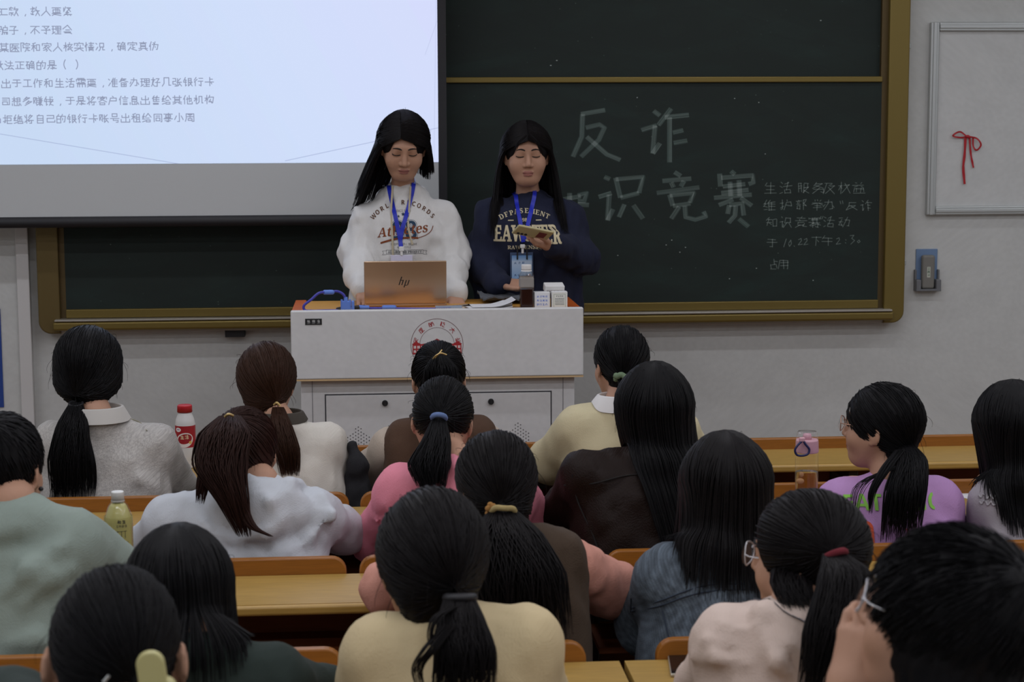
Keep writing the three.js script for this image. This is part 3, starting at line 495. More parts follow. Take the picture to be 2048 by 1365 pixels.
function handInto(f, wrist, elbow, dir, palm, side, curl = [0.5, 0.6, 0.4], spread = 0.06, thumb = 0.5, s = 1) {
  const Y = dir.clone().normalize(), Z = palm.clone().addScaledVector(Y, -palm.dot(Y)).normalize(), X = V().crossVectors(Y, Z).multiplyScalar(side);
  const L = (x, y, z) => wrist.clone().addScaledVector(X, x * s).addScaledVector(Y, y * s).addScaledVector(Z, z * s);
  f.cone(wrist.clone().lerp(elbow, 0.3), wrist, 0.027 * s, 0.024 * s, 0.02); f.cone(wrist, L(0, 0.016, 0), 0.024 * s, 0.024 * s, 0.02); f.cone(L(0.012, 0.02, 0), L(0.02, 0.082, 0), 0.018 * s, 0.013 * s, 0.015); f.cone(L(-0.012, 0.02, 0), L(-0.022, 0.078, 0), 0.018 * s, 0.012 * s, 0.015); f.cone(L(0, 0.03, 0.002), L(0, 0.08, 0), 0.017 * s, 0.013 * s, 0.015);
  [[0.029, 0.072], [0.0105, 0.08], [-0.0085, 0.075], [-0.027, 0.058]].forEach(([x, len], i) => {
    let a = 0, p = [x, 0.084 - Math.abs(i - 1.2) * 0.004, 0]; const sp = (1.5 - i) * spread;
    [0.45, 0.3, 0.25].forEach((w, j) => { a += curl[j] * (1 + 0.06 * i); const q = [p[0] + Math.sin(sp) * len * w, p[1] + Math.cos(a) * len * w, p[2] + Math.sin(a) * len * w]; f.cone(L(...p), L(...q), (0.0092 - j * 0.0008) * s, (0.0086 - j * 0.0009) * s, 0.004); p = q; });
  });
  const t0 = [0.018, 0.02, 0.006], t1 = [0.018 + 0.03 * Math.cos(thumb), 0.052, 0.012 + 0.022 * Math.sin(thumb)], t2 = [t1[0] + 0.014 * Math.cos(thumb), t1[1] + 0.028, t1[2] + 0.012 * Math.sin(thumb)], t3 = [t2[0] + 0.002, t2[1] + 0.024, t2[2] + 0.008 * Math.sin(thumb)];
  f.cone(L(...t0), L(...t1), 0.016 * s, 0.0115 * s, 0.012); f.cone(L(...t1), L(...t2), 0.0112 * s, 0.0098 * s, 0.005); f.cone(L(...t2), L(...t3), 0.0098 * s, 0.0082 * s, 0.004);
}
function folds(f, amp, freq, sx = 1, sy = 1, sd = 0) {       // soft creases of cloth, in the surface itself
  f.mod = (x, y, z, d) => (Math.abs(d) > 0.04 ? d : d + amp * noise3(x * freq * sx + sd, y * freq * sy, z * freq * sx) + amp * 0.45 * noise3(x * freq * 2.3 + y * 9, y * freq * 1.1 - x * 14, z * freq * 2 + sd));
}
function person(o) {
  const base = o.base, t = thing('person', o.label, 'person', [base.x, base.y, base.z], o.group);
  const put = (name, geo, m, parent = t, label) => part(name, geo.translate(-base.x, -base.y, -base.z), m, parent, label);
  const hs = o.head.s ?? 1, hq = new THREE.Quaternion().setFromEuler(new THREE.Euler(o.head.pitch ?? 0, o.head.yaw ?? Math.PI, o.head.roll ?? 0, 'YXZ')), hc = o.head.c;
  const W = (v) => v.clone().multiplyScalar(hs).applyQuaternion(hq).add(hc), Wi = (p) => p.clone().sub(hc).applyQuaternion(hq.clone().invert()).divideScalar(hs);
  const toWorld = new THREE.Matrix4().compose(hc, hq, V(hs, hs, hs));
  const { N, SL, SR, EL, ER, WL, WR, HL, HR } = o;
  const bulk = o.bulk ?? 1, sleeve = o.sleeve ?? 1;
  // clothes
  const c = new Field(), mid = SL.clone().lerp(SR, 0.5), inset = (S) => S.clone().lerp(mid, 0.38).add(V(0, -0.075, 0)), hipM = HL.clone().lerp(HR, 0.5);
  const back = V(0, 0, o.front ? -1 : 1);
  c.cone(inset(SL), HL, 0.098 * bulk, 0.118 * bulk, 0.05); c.cone(inset(SR), HR, 0.098 * bulk, 0.118 * bulk, 0.07); c.cone(mid.clone().add(V(0, -0.06, 0)), hipM, 0.09 * bulk, 0.11 * bulk, 0.07);
  c.cone(N.clone().add(V(0, -0.045, 0)), SL, 0.055, 0.062 * bulk * (o.shoulder ?? 1), 0.05); c.cone(N.clone().add(V(0, -0.045, 0)), SR, 0.055, 0.062 * bulk * (o.shoulder ?? 1), 0.05);
  if (!o.bareNeck) c.ell(N.clone().add(V(0, -0.022, 0.004)), [0.078, 0.042, 0.074], 0.03);
  const cut = (a, b, s) => a.clone().lerp(b, s);
  const arms = new Field();
  for (const [S0, E, Wr] of [[SL, EL, WL], [SR, ER, WR]]) {
    const ar = o.arm ?? 1, S = o.vest ? S0.clone().lerp(E, 0.22) : S0;
    for (const f of o.vest ? [arms] : [c]) {
      if (sleeve >= 1) { f.cone(S, E, 0.064 * bulk * ar * (o.shoulder ?? 1), 0.057 * bulk * ar, 0.028); f.cone(E, Wr, 0.055 * bulk * ar, (o.cuff ?? 0.04) * ar, 0.035); } else f.cone(S, cut(S, E, sleeve), 0.064 * bulk, 0.066 * bulk, 0.045);
    }
  }
  if (o.vest) for (const [S, H, s] of [[SL, HL, -1], [SR, HR, 1]]) c.cone(S.clone().add(V(-s * 0.016, 0, 0)), H.clone().add(V(s * 0.03, 0, 0)), 0.07 * bulk, 0.1 * bulk, 0.04);
  o.cloth?.(c, { N, SL, SR, mid, back, W });
  folds(c, o.fold ?? 0.006, o.foldFreq ?? 9, 1, 0.7, base.x * 7);
  const coll = new Field(); coll.p = c.p.concat(arms.p); coll.box = c.box.clone().union(arms.box);
  coll.cone(W(V(0, -0.05, -0.022)), N, 0.047, 0.05, 0.02);
  // body: head, neck, chest, arms and hands in one mesh
  const hf = headField(o.head), neckTop = V(0, -0.05, -0.022), nb = Wi(N);
  const nr = o.neckR ?? 0.044; hf.cone(neckTop, nb, nr, (nr + 0.003) / hs, 0.03); hf.cone(nb, Wi(N.clone().add(V(0, -0.06, 0))), (nr + 0.003) / hs, (nr + 0.005) / hs, 0.02);
  const tintF = (x, y, z) => (inLips(x, y, z) ? LIP : SKIN);
  const headG = netMesh(hf, o.fine ?? 0.006, hf.box, tintF); headG.applyMatrix4(toWorld);
  const bf = new Field();
  bf.cone(N.clone().add(V(0, -0.05, 0)), mid.clone().add(V(0, -0.06, 0)), 0.048, 0.05, 0.03); bf.cone(inset(SL), HL, 0.06, 0.08, 0.05); bf.cone(inset(SR), HR, 0.06, 0.08, 0.05); bf.cone(SL, SR, 0.03, 0.03, 0.03);
  for (const [S, E, Wr] of [[SL, EL, WL], [SR, ER, WR]]) { bf.cone(S, E, 0.045, 0.038, 0.03); bf.cone(E, Wr, 0.036, 0.025, 0.02); }
  const bodyG = netMesh(bf, 0.016, bf.box, () => SKIN);
  const parts = [headG, bodyG];
  for (const [Wr, E, side, h] of [[WL, EL, -1, o.handL], [WR, ER, 1, o.handR]]) {
    const f = new Field(), dir = h?.dir ?? Wr.clone().sub(E).normalize().lerp(V(0, -0.05, 0), 0.2), palm = h?.palm ?? V(0, -1, 0);
    handInto(f, Wr, E, dir, palm, (h?.side ?? side) * (o.front ? -1 : 1), h?.curl, h?.spread, h?.thumb, h?.s ?? 1); parts.push(netMesh(f, o.handFine ?? 0.0055, f.box, () => SKIN));
  }
  put('body', mergeGeometries(parts.map((g) => { g.deleteAttribute('uv'); return g.toNonIndexed(); })), skinM, t, 'skin of head, neck and hands');
  if (o.vest) { folds(arms, 0.006, 11, 1, 0.8, base.x); put('sleeves', netMesh(arms, o.cell ?? 0.012), o.shirtM, t); put('vest', netMesh(c, o.cell ?? 0.012), o.topM, t, o.topLabel); } else put(o.topName ?? 'top', netMesh(c, o.cell ?? 0.012), o.topM, t, o.topLabel);
  // legs and shoes
  const lf = new Field(), sf = new Field(), fw = o.front ? 1 : -1;
  for (const [H, s] of [[HL, -1], [HR, 1]]) {
    const hip = H.clone(), knee = o.standing ? V(H.x, base.y + 0.48, H.z + fw * 0.02) : V(H.x + s * 0.03, 0.47, H.z + fw * 0.38), ank = o.standing ? V(H.x, base.y + 0.1, H.z) : V(H.x + s * 0.03, 0.1, H.z + fw * 0.34);
    if (!o.standing) hip.y = 0.535;
    lf.cone(hip, knee, 0.088, 0.062, 0.05); lf.cone(knee, ank, 0.062, 0.05, 0.03);
    sf.ell(ank.clone().add(V(0, -0.055, fw * 0.06)), [0.045, 0.042, 0.12], 0.02);
  }
  put('trousers', netMesh(lf, 0.02), trouserM[Math.floor(rnd() * 3)]); put('shoes', netMesh(sf, 0.014), shoeM);
  // brows and lashes lie on the face
  if (o.face) {
    const F = (x, y, off) => { let z = 0.14; for (let i = 0; i < 60; i++) { const d = hf.at(x, y, z) - off; if (d < 0.0003) break; z -= Math.max(d * 0.7, 0.0004); } return W(V(x, y, z)); };
    for (const s of [-1, 1]) {
      const br = new Strands(5), la = new Strands(5);
      br.add([0.012, 0.02, 0.028, 0.036, 0.044].map((x, i) => F(s * x, 0.0175 + [0, 0.0035, 0.005, 0.004, -0.001][i], 0.0004)), 0.0033 * hs, 0.0016);
      la.add([0.0155, 0.021, 0.028, 0.035, 0.0425, 0.046].map((x, i) => F(s * x, -0.0065 - [-0.001, 0.001, 0.0018, 0.0018, 0.0008, -0.0012][i], 0.0006)), 0.0021 * hs, 0.0016 * hs);
      put('eyebrow', br.geo(), browM); put('eyelashes', la.geo(), browM);
    }
    const mo = new Strands(4); mo.add([-0.02, -0.012, 0, 0.012, 0.02].map((x, i) => F(x, -0.0712 + [0, 0.0006, -0.0006, 0.0006, 0][i], 0.0003)), 0.0009, 0.0007);
    put('mouth_line', mo.geo(), mat(0x5a2420, 0.7));
  }
  hair(o.hair, { put, W, Wi, hq, hs, hc, coll, t, toWorld, hf });
  o.extra?.({ t, put, c, coll, W, Wi, hs, hq, hc, hf });
  return t;
}
function hair(h, k) {
  const { put, W, Wi, coll, hs, toWorld } = k, M = h.mat ?? HAIR.black, th = h.t ?? 0.014;
  const R = V(0.074 + th, 0.089 + th * (h.top ?? 0.9), 0.095 + th), C = V(0, 0.02, -0.013);
  const cap = new Field(); cap.ell(C, [R.x, R.y, R.z]);
  if (!h.bareNape) cap.ell(V(0, -0.062, -0.052), [0.058, 0.062, 0.046], 0.03);
  if (h.volume) for (const [x, y, z, a, b, d] of h.volume) cap.ell(V(x, y, z), [a, b, d], 0.03);
  cap.ell(V(h.partX ?? 0, -0.048 + (h.fringe ?? 0), 0.1), [h.faceW ?? 0.06, 0.105, 0.07], 0.012, null, true);
  const nape = (h.nape ?? -0.085) - (h.bareNape ? 0 : 0.028), ear = h.ear ?? -0.02, low = (z) => (z < -0.03 ? lerp(nape, ear, smooth(-0.05, -0.012, z)) : z < 0.03 ? lerp(ear, h.temple ?? -0.03, smooth(0, 0.03, z)) : h.temple ?? -0.03);
  cap.mod = (x, y, z, d) => { const e = (low(z) - y) * 0.85, g = h.ridge ? h.ridge * noise3(x * 60, y * 18, z * 60) : 0; return Math.max(d + g + 0.0012 * noise3(x * 90, y * 30, z * 90), e); };
  const cg = netMesh(cap, h.cell ?? 0.0055); cg.applyMatrix4(toWorld); put('hair', cg, M);
  const onCap = (u, off) => V(C.x + u.x * (R.x + off), C.y + u.y * (R.y + off), C.z + u.z * (R.z + off));
  const slerp = (a, b, f) => { const w = Math.acos(clamp(a.dot(b), -1, 1)); if (w < 1e-4) return a.clone(); return a.clone().multiplyScalar(Math.sin((1 - f) * w) / Math.sin(w)).addScaledVector(b, Math.sin(f * w) / Math.sin(w)); };
  const ok = (p) => cap.at(p.x, p.y, p.z) < 0.004;
  const out = (p, m) => { for (let i = 0; i < 2; i++) { const d = cap.at(p.x, p.y, p.z); if (d >= m) break; if (d < m - 0.0015) p.addScaledVector(cap.grad(p.x, p.y, p.z), m - d); } return p; };
  const st = new Strands(3), wisps = new Strands(3);
  const sphere = () => { const z = rr(-1, 1), a = rr(0, 2 * Math.PI), r = Math.sqrt(1 - z * z); return V(r * Math.cos(a), z, r * Math.sin(a)); };
  if (h.style === 'tail') {
    const tie = Wi(h.tie), tu = V((tie.x - C.x) / R.x, (tie.y - C.y) / R.y, (tie.z - C.z) / R.z).normalize();
    for (let n = 0; n < (h.n ?? 240) * 1.7; n++) { const u = sphere(); if (!ok(onCap(u, 0))) continue; const off = rr(0.0, 0.002), pts = []; let far = u.distanceTo(tu) / 2; for (let i = 0; i <= 7; i++) { const p = onCap(slerp(u, tu, i / 7), off + 0.001 * Math.sin(i)); pts.push(W(h.bareNape ? p : out(p, 0.0008 + off))); } pts.push(h.tie.clone()); if (far > 0.1) st.add(pts, 0.0019 * hs, 0.0013 * hs); }
  } else if (h.style === 'long') {
    const drift = h.drift ?? V(0, -1, 0), px = h.part ?? 0;
    for (let n = 0; n < (h.n ?? 620) * 1.5; n++) {
      const phi = rr(-1, 1) * (h.phi ?? 1.95), side = Math.sign(phi) || 1, a = lerp(-0.25, h.fwd ?? 0.85, smooth(0.5, 1.9, Math.abs(phi))) + rr(-0.12, 0.12);
      const u0 = V(px + side * rr(0.0, 0.05), Math.cos(a), Math.sin(a)).normalize(), u1 = V(Math.sin(phi), h.eq ?? -0.25, -Math.cos(phi)).normalize(), lay = rr(0, h.layer ?? 0.012), pts = [];
      for (let i = 0; i <= 8; i++) pts.push(W(onCap(slerp(u0, u1, i / 8), 0.001 + lay * smooth(0.3, 1, i / 8))));
      let p = pts[8].clone(), d = p.clone().sub(pts[7]).normalize(); const len = (typeof h.len === 'function' ? h.len(side) : h.len ?? 0.3) * rr(0.72, 1.02) * (Math.abs(phi) > 1.5 ? h.sideLen ?? 1 : 1), steps = Math.ceil(len / 0.026), mid = W(V(0, 0, -0.03)), jit = rr(-0.02, 0.02);
      const dd = typeof drift === 'function' ? drift(side, phi) : drift;
      for (let i = 0; i < steps; i++) { d.lerp(V(dd.x + jit, dd.y, dd.z + jit).normalize(), 0.35); d.x += (mid.x - p.x) * (h.gather ?? 0.4); d.normalize(); p = p.clone().addScaledVector(d, 0.026); coll.push(p, 0.004 + lay * 0.6); pts.push(p); }
      st.add(pts, rr(0.0018, 0.0032) * hs, 0.0006);
    }
  } else if (h.style === 'short') {
    const wu = (h.whorl ?? V(0.1, 0.8, -0.6)).clone().normalize();
    for (let n = 0; n < (h.n ?? 1500); n++) { const u = sphere(); if (!ok(onCap(u, 0))) continue; const away = u.clone().sub(wu).addScaledVector(u, -u.clone().sub(wu).dot(u)).normalize().add(V(rr(-0.25, 0.25), rr(-0.35, 0.05), rr(-0.25, 0.25))).normalize(), L = h.lenS ?? 0.04, pts = []; for (let i = 0; i <= 4; i++) { const f = i / 4; pts.push(W(onCap(u.clone().addScaledVector(away, f * L * 10).normalize(), -0.002 + (h.lift ?? 0.008) * f * rr(0.6, 1)))); } st.add(pts, 0.0016 * hs, 0.0004); }
  }
  for (const [guide, rad, n, sr] of h.tails ?? []) {          // tails and locks: strands along a curve, sprung off the clothes
    const cv = new THREE.CatmullRomCurve3(guide), rc = (f) => { const x = f * (rad.length - 1), i = Math.min(Math.floor(x), rad.length - 2); return lerp(rad[i], rad[i + 1], x - i); };
    for (let s = 0; s < n * (sr < 0.002 ? 1 : 1.6); s++) {
      const a = rr(0, 2 * Math.PI), q = Math.sqrt(rnd()), end = rr(0.78, 1), pts = [], wob = rr(0, 6);
      for (let i = 0; i <= 13; i++) { const f = i / 13 * end, p = cv.getPoint(f), r = rc(f) * q, tw = a + 0.35 * Math.sin(f * 3 + wob); p.x += Math.cos(tw) * r; p.z += Math.sin(tw) * r * (h.flat ?? 0.6); p.y += Math.sin(tw) * r * 0.12; if (i > 1 && !h.free) coll.push(p, 0.003 + rnd() * 0.002); pts.push(p); }
      st.add(pts, (sr ?? 0.0024) * (sr < 0.002 ? 1 : 0.72), 0.0004);
    }
  }
  for (let n = 0; n < (h.wisps ?? 26); n++) {                 // loose single hairs
    const u = sphere(); if (u.z > 0.3 || !ok(onCap(u, 0))) continue; const p0 = onCap(u, 0), out = u.clone().multiplyScalar(rr(0.004, 0.016)), pts = []; const dn = rr(0.02, 0.07);
    for (let i = 0; i <= 6; i++) { const f = i / 6; pts.push(W(p0.clone().addScaledVector(out, Math.sin(f * 2.4)).add(V(u.x * 0.01 * f, -dn * f * (u.y < 0.2 ? 1 : 0.3), u.z * 0.012 * f)))); } wisps.add(pts, 0.0006, 0.0003);
  }
  if (!st.empty) put('hair_strands', st.geo(), M).userData.kind = 'stuff';
  if (!wisps.empty) put('loose_hairs', wisps.geo(), M).userData.kind = 'stuff';
}
function patch(f, x0, x1, y0, y1, zA, zB, nx, ny, off = 0.0015) {  // a printed area that follows the cloth
  const pos = [], uv = [], idx = [];
  for (let j = 0; j <= ny; j++) for (let i = 0; i <= nx; i++) { const x = lerp(x0, x1, i / nx), y = lerp(y0, y1, j / ny); pos.push(x, y, f.front(x, y, zA, zB, off)); uv.push(i / nx, j / ny); if (i && j) { const b = j * (nx + 1) + i; idx.push(b - nx - 2, b - nx - 1, b, b - nx - 2, b, b - 1); } }
  const g = new THREE.BufferGeometry(); g.setAttribute('position', new THREE.Float32BufferAttribute(pos, 3)); g.setAttribute('uv', new THREE.Float32BufferAttribute(uv, 2)); g.setIndex(idx); g.computeVertexNormals(); return g;
}
function ribbonOn(f, pts, w, zA, zB, off = 0.003, n = 28) {        // a flat band lying on the cloth; pts as [x, y]
  const cv = new THREE.CatmullRomCurve3(pts.map(([x, y]) => V(x, y, 0))), pos = [], idx = [];
  for (let i = 0; i <= n; i++) { const p = cv.getPoint(i / n), t = cv.getTangent(i / n), sx = -t.y * w, sy = t.x * w; for (const s of [1, -1]) { const x = p.x + sx * s, y = p.y + sy * s, z = f.front(x, y, zA, zB, off); pos.push(x, y, z, x, y, z - 0.0016); } if (i) { const a = (i - 1) * 4, b = i * 4; idx.push(a, b, a + 2, a + 2, b, b + 2, a + 1, a + 3, b + 1, a + 3, b + 3, b + 1, a, a + 1, b, a + 1, b + 1, b, a + 2, b + 2, a + 3, a + 3, b + 2, b + 3); } }
  const g = new THREE.BufferGeometry(); g.setAttribute('position', new THREE.Float32BufferAttribute(pos, 3)); g.setIndex(idx); g.computeVertexNormals(); return g;
}
function glassesOn(k, m, r = 0.023, lens = true, y = -0.004, long = true) {            // two rims, bridge and temples in the head's frame
  const W = k.W, g = [], rim = (s) => { const p = []; for (let i = 0; i < 20; i++) { const a = i / 20 * 2 * Math.PI; p.push(W(V(s * 0.033 + Math.cos(a) * r * 1.15, y + Math.sin(a) * r * 0.9, 0.107 - Math.abs(Math.cos(a) * r * 0.1) - Math.max(0, s * Math.cos(a)) * 0.006))); } return tube(p, 0.0014, 40, 6, true); };
  g.push(rim(1), rim(-1), tube([W(V(-0.008, y + 0.004, 0.107)), W(V(0, y + 0.007, 0.109)), W(V(0.008, y + 0.004, 0.107))], 0.0013, 8));
  for (const s of [-1, 1]) g.push(tube([W(V(s * 0.06, y + 0.006, 0.1)), W(V(s * 0.071, y + 0.006, 0.085)), ...(long ? [W(V(s * 0.083, y + 0.004, 0.03)), W(V(s * 0.084, y - 0.004, -0.01)), W(V(s * 0.08, y - 0.03, -0.03))] : [W(V(s * 0.072, y + 0.006, 0.066))])], 0.0014, 20));
  const f = k.put('glasses', mergeGeometries(g.map(plain)), m);
  if (lens) for (const s of [-1, 1]) k.put('lens', new THREE.CircleGeometry(r * 0.95, 20).scale(1.12, 0.88, 1).translate(s * 0.033, y, 0.1065).applyMatrix4(new THREE.Matrix4().compose(k.hc, k.hq, V(k.hs, k.hs, k.hs))), new THREE.MeshPhysicalMaterial({ color: 0xffffff, transmission: 1, roughness: 0.03, thickness: 0, ior: 1.5 }), f);
}
// ---------- the seated audience ----------
function sit(o) {
  const r = o.row, z = o.z ?? bz[r] - 0.2, az = o.az ?? z - 0.16, q = (a, zz) => P(a[0], a[1], a[2] ?? zz);
  const SL = q(o.SL, z), SR = q(o.SR, z), EL = q(o.EL, az), ER = q(o.ER, az), N = q(o.N, z + 0.0), mx = (SL.x + SR.x) / 2, hz = o.hz ?? bz[r] - 0.17;
  const deskZ = bz[r - 1] + 0.18, w = (E, s) => V(E.x + s * 0.1, DESK_Y + 0.045, Math.min(deskZ, E.z - 0.1));
  for (const E of [EL, ER]) if (E.z < bz[r - 1] + DESK_D + 0.05) E.y = Math.max(E.y, DESK_Y + 0.06);
  return person({ ...o, base: V(mx, 0, hz), N, SL, SR, EL, ER, WL: o.WL ? q(o.WL, deskZ) : w(EL, 1), WR: o.WR ? q(o.WR, deskZ) : w(ER, -1), HL: V(mx - 0.095 + (o.hx ?? 0), 0.56, hz), HR: V(mx + 0.095 + (o.hx ?? 0), 0.56, hz), head: { ...o.head, c: q(o.head.at, o.head.z ?? z - 0.06) } });
}
const surf = (k, px, py, z, off = 0.001) => { const p = P(px, py, z); p.z = k.c.front(p.x, p.y, z + 0.4, z - 0.5, off); return p.z < z - 0.45 ? null : p; };
const hoodPrims = (f, N, w = 1, drop = 0.1, out = 0.1, fwd = -1) => {             // a hood lying folded on the back
  const p = (x, y, z) => N.clone().add(V(x * w, y, -z * fwd));
  f.ell(p(0, -0.045 - drop * 0.25, out * 0.5), [0.125 * w, 0.045 + drop * 0.5, 0.03 + out * 0.3], 0.01);
  for (const s of [-1, 1]) { const c = [[0.062, -0.05, -0.055, 0.022], [0.082, -0.014, 0.0, 0.026], [0.07, 0.0, 0.05, 0.028], [0, -0.004, 0.075, 0.028]]; for (let i = 0; i < 3; i++) f.cone(p(s * c[i][0], c[i][1], c[i][2]), p(s * c[i + 1][0], c[i + 1][1], c[i + 1][2]), c[i][3], c[i + 1][3], 0.008); }
};
// raised folds and seams of cloth, along points measured on the garment
const ridge = (f, pts, z, r = 0.012, k = 0.012) => { const v = pts.map(([x, y]) => { const p = P(x, y, z); p.z = f.front(p.x, p.y, z + 0.4, z - 0.5, 0); return p.z < z - 0.4 ? null : p; }).filter(Boolean); for (let i = 1; i < v.length; i++) f.cone(v[i - 1], v[i], i === 1 ? r * 0.5 : r, i === v.length - 1 ? r * 0.4 : r, k); };
const band = (k, name, pts, r, m, label, seg = 30) => { pts = pts.filter(Boolean); if (pts.length > 1) k.put(name, tube(pts, r, seg, 8), m, k.t, label); };
function ring(c, n, r, rt, m, k, name, label, wob = 0) {      // a hair tie round a tail
  const q = new THREE.Quaternion().setFromUnitVectors(V(0, 0, 1), n.clone().normalize()), pts = [];
  for (let i = 0; i < 24; i++) { const a = i / 24 * 2 * Math.PI, rw = r * (1 + wob * Math.sin(a * 7)); pts.push(V(Math.cos(a) * rw, Math.sin(a) * rw, wob * r * Math.sin(a * 5)).applyQuaternion(q).add(c)); }
  return k.put(name, tube(pts, rt, 60, 8, true), m, k.t, label);
}
function collarOn(k, N, m, o = {}) {                         // a turned-down shirt collar round the neck, flap lying on the cloth
  const pos = [], idx = [], n = 40, rx = o.rx ?? 0.062, rz = o.rz ?? 0.06, rise = o.rise ?? 0.022, S = 6, drop = o.drop ?? 0.03;
  for (let i = 0; i <= n; i++) {
    const a = lerp(-Math.PI * 0.9, Math.PI * 0.9, i / n), at = (s, y) => V(N.x + Math.sin(a) * rx * s, N.y + y + (o.y ?? 0), N.z + Math.cos(a) * rz * s), d = drop * (1 + 0.5 * smooth(0.5, 0.9, Math.abs(a) / Math.PI));
    const top = at(1.05, rise), fold = at(1.14, rise - 0.003), e1 = k.coll.push(at(1.2 + d * 8, -d), 0.006), e0 = k.coll.push(at(1.2 + d * 8, -d), 0.002);
    for (const v of [at(0.98, -0.015), at(1, rise - 0.004), top, fold, e1, e0]) pos.push(v.x, v.y, v.z);
    if (i) for (let j = 0; j < S - 1; j++) { const p = (i - 1) * S + j, q = i * S + j; idx.push(p, q, p + 1, p + 1, q, q + 1); }
  }
  const g = new THREE.BufferGeometry(); g.setAttribute('position', new THREE.Float32BufferAttribute(pos, 3)); g.setIndex(idx); g.computeVertexNormals();
  m = m.clone(); m.side = THREE.DoubleSide; k.put('collar', g, m, k.t, o.label);
}
const goldM = mat(0xc9ad72, 0.35, { metalness: 0.6 });

// front row
sit({ row: 1, z: 2.58, label: 'person in light grey collared shirt with long black low ponytail, front row left', N: [192, 832], SL: [112, 890], SR: [308, 895], EL: [82, 975], ER: [352, 968], WR: [372, 960, 2.24], bulk: 1.12, fold: 0.008,
  head: { at: [177, 733], z: 2.5, s: 1.06, pitch: 0.12 }, topM: fabric(0xbdb9b4, { map: heatherMap }), topName: 'shirt', cloth: (f) => { ridge(f, [[345, 870], [325, 920], [320, 985]], 2.65, 0.012, 0.015); ridge(f, [[260, 925], [275, 960], [310, 980]], 2.7, 0.014, 0.03); },
  hair: { style: 'tail', t: 0.026, top: 0.6, tie: P(152, 806, 2.62), nape: -0.1, ear: -0.085, temple: -0.06, n: 420, flat: 0.5, wisps: 60, volume: [[0, -0.045, -0.02, 0.098, 0.07, 0.09]],
    tails: [[[P(152, 806, 2.62), P(145, 850, 2.68), P(140, 920, 2.71), P(145, 1010, 2.7)], [0.02, 0.05, 0.07, 0.065], 420, 0.0026], [[P(165, 840, 2.68), P(185, 930, 2.72), P(188, 1000, 2.7)], [0.008, 0.012, 0.008], 26]] },
  extra: (k) => { collarOn(k, P(194, 826, 2.585), fabric(0xc6c2bc, { map: heatherMap }), { rx: 0.074, rz: 0.068, drop: 0.024 }); band(k, 'shoulder_seam', [[222, 842], [245, 846], [270, 856], [290, 868]].map(([x, y]) => surf(k, x, y, 2.68)), 0.0018, mat(0x8e8a76, 0.9)); ring(P(152, 808, 2.62), V(0, 1, 0.3), 0.02, 0.005, blackM, k, 'hair_tie'); } });

sit({ row: 1, z: 2.6, label: 'person with brown low ponytail and cream white sweater in the front row', N: [556, 842], SL: [480, 893], SR: [648, 893], EL: [440, 975], ER: [682, 968], bulk: 1.12,
  head: { at: [534, 762], z: 2.52, s: 1.0, pitch: 0.1, yaw: Math.PI - 0.12 }, topM: fabric(0xc9c4ba), topName: 'sweater',
  hair: { style: 'tail', mat: HAIR.brown, t: 0.02, tie: P(556, 815, 2.63), nape: -0.095, ear: -0.075, temple: -0.05, n: 380, tails: [[[P(556, 815, 2.63), P(562, 850, 2.69), P(574, 900, 2.72), P(580, 955, 2.7)], [0.018, 0.035, 0.042, 0.03], 330, 0.0024]], wisps: 40 },
  extra: (k) => { k.put('hair_clip', mergeGeometries([tube([P(548, 810, 2.67), P(554, 806, 2.68), P(560, 812, 2.68)], 0.004, 10).toNonIndexed()]), goldM); collarOn(k, P(557, 836, 2.6), fabric(0x6a6156, { map: dataTex(64, 8, (x) => { const v = (x >> 3) & 1 ? 1 : 0.25; return [v, v, v]; }, true, [1, 1]) }), { rx: 0.07, drop: 0.012, label: 'dark striped collar' }); k.put('size_tag', box(-0.008, 0.008, -0.014, 0.014, -0.001, 0.001).rotateZ(-0.5).translate(...surf(k, 570, 938, 2.74, 0.002).toArray()), mat(0xb9b6b0, 0.7)); } });

sit({ row: 1, z: 2.56, label: 'person with brown vest over beige puffed sleeves in front of the podium emblem', N: [882, 836], SL: [804, 882], SR: [954, 874], EL: [734, 958], ER: [1010, 948], vest: true, bulk: 0.94, arm: 1.28, shirtM: fabric(0xb5a798), topM: fabric(0x4a3323),
  head: { at: [877, 757], z: 2.45, pitch: 0.3 }, topLabel: 'dark brown sleeveless vest',
  hair: { style: 'tail', t: 0.013, tie: P(880, 715, 2.56), bareNape: true, ear: 0.02, nape: -0.08, n: 260, tails: [[[P(880, 712, 2.57), P(882, 740, 2.6), P(880, 800, 2.6), P(878, 850, 2.68), P(880, 900, 2.7)], [0.022, 0.055, 0.06, 0.06, 0.05], 360, 0.0026]], wisps: 60 },
  extra: (k) => { k.put('hair_clip', mergeGeometries([tube([P(870, 716, 2.6), P(880, 707, 2.61), P(893, 710, 2.6)], 0.003, 12), tube([P(878, 708, 2.61), P(884, 700, 2.605)], 0.0025, 6), tube([P(880, 707, 2.61), P(871, 712, 2.61), P(866, 718, 2.6)], 0.0022, 8)].map(plain)), goldM);
    collarOn(k, P(882, 834, 2.56), fabric(0x2e2118), { rx: 0.075, drop: 0.02, label: 'dark vest collar' }); } });

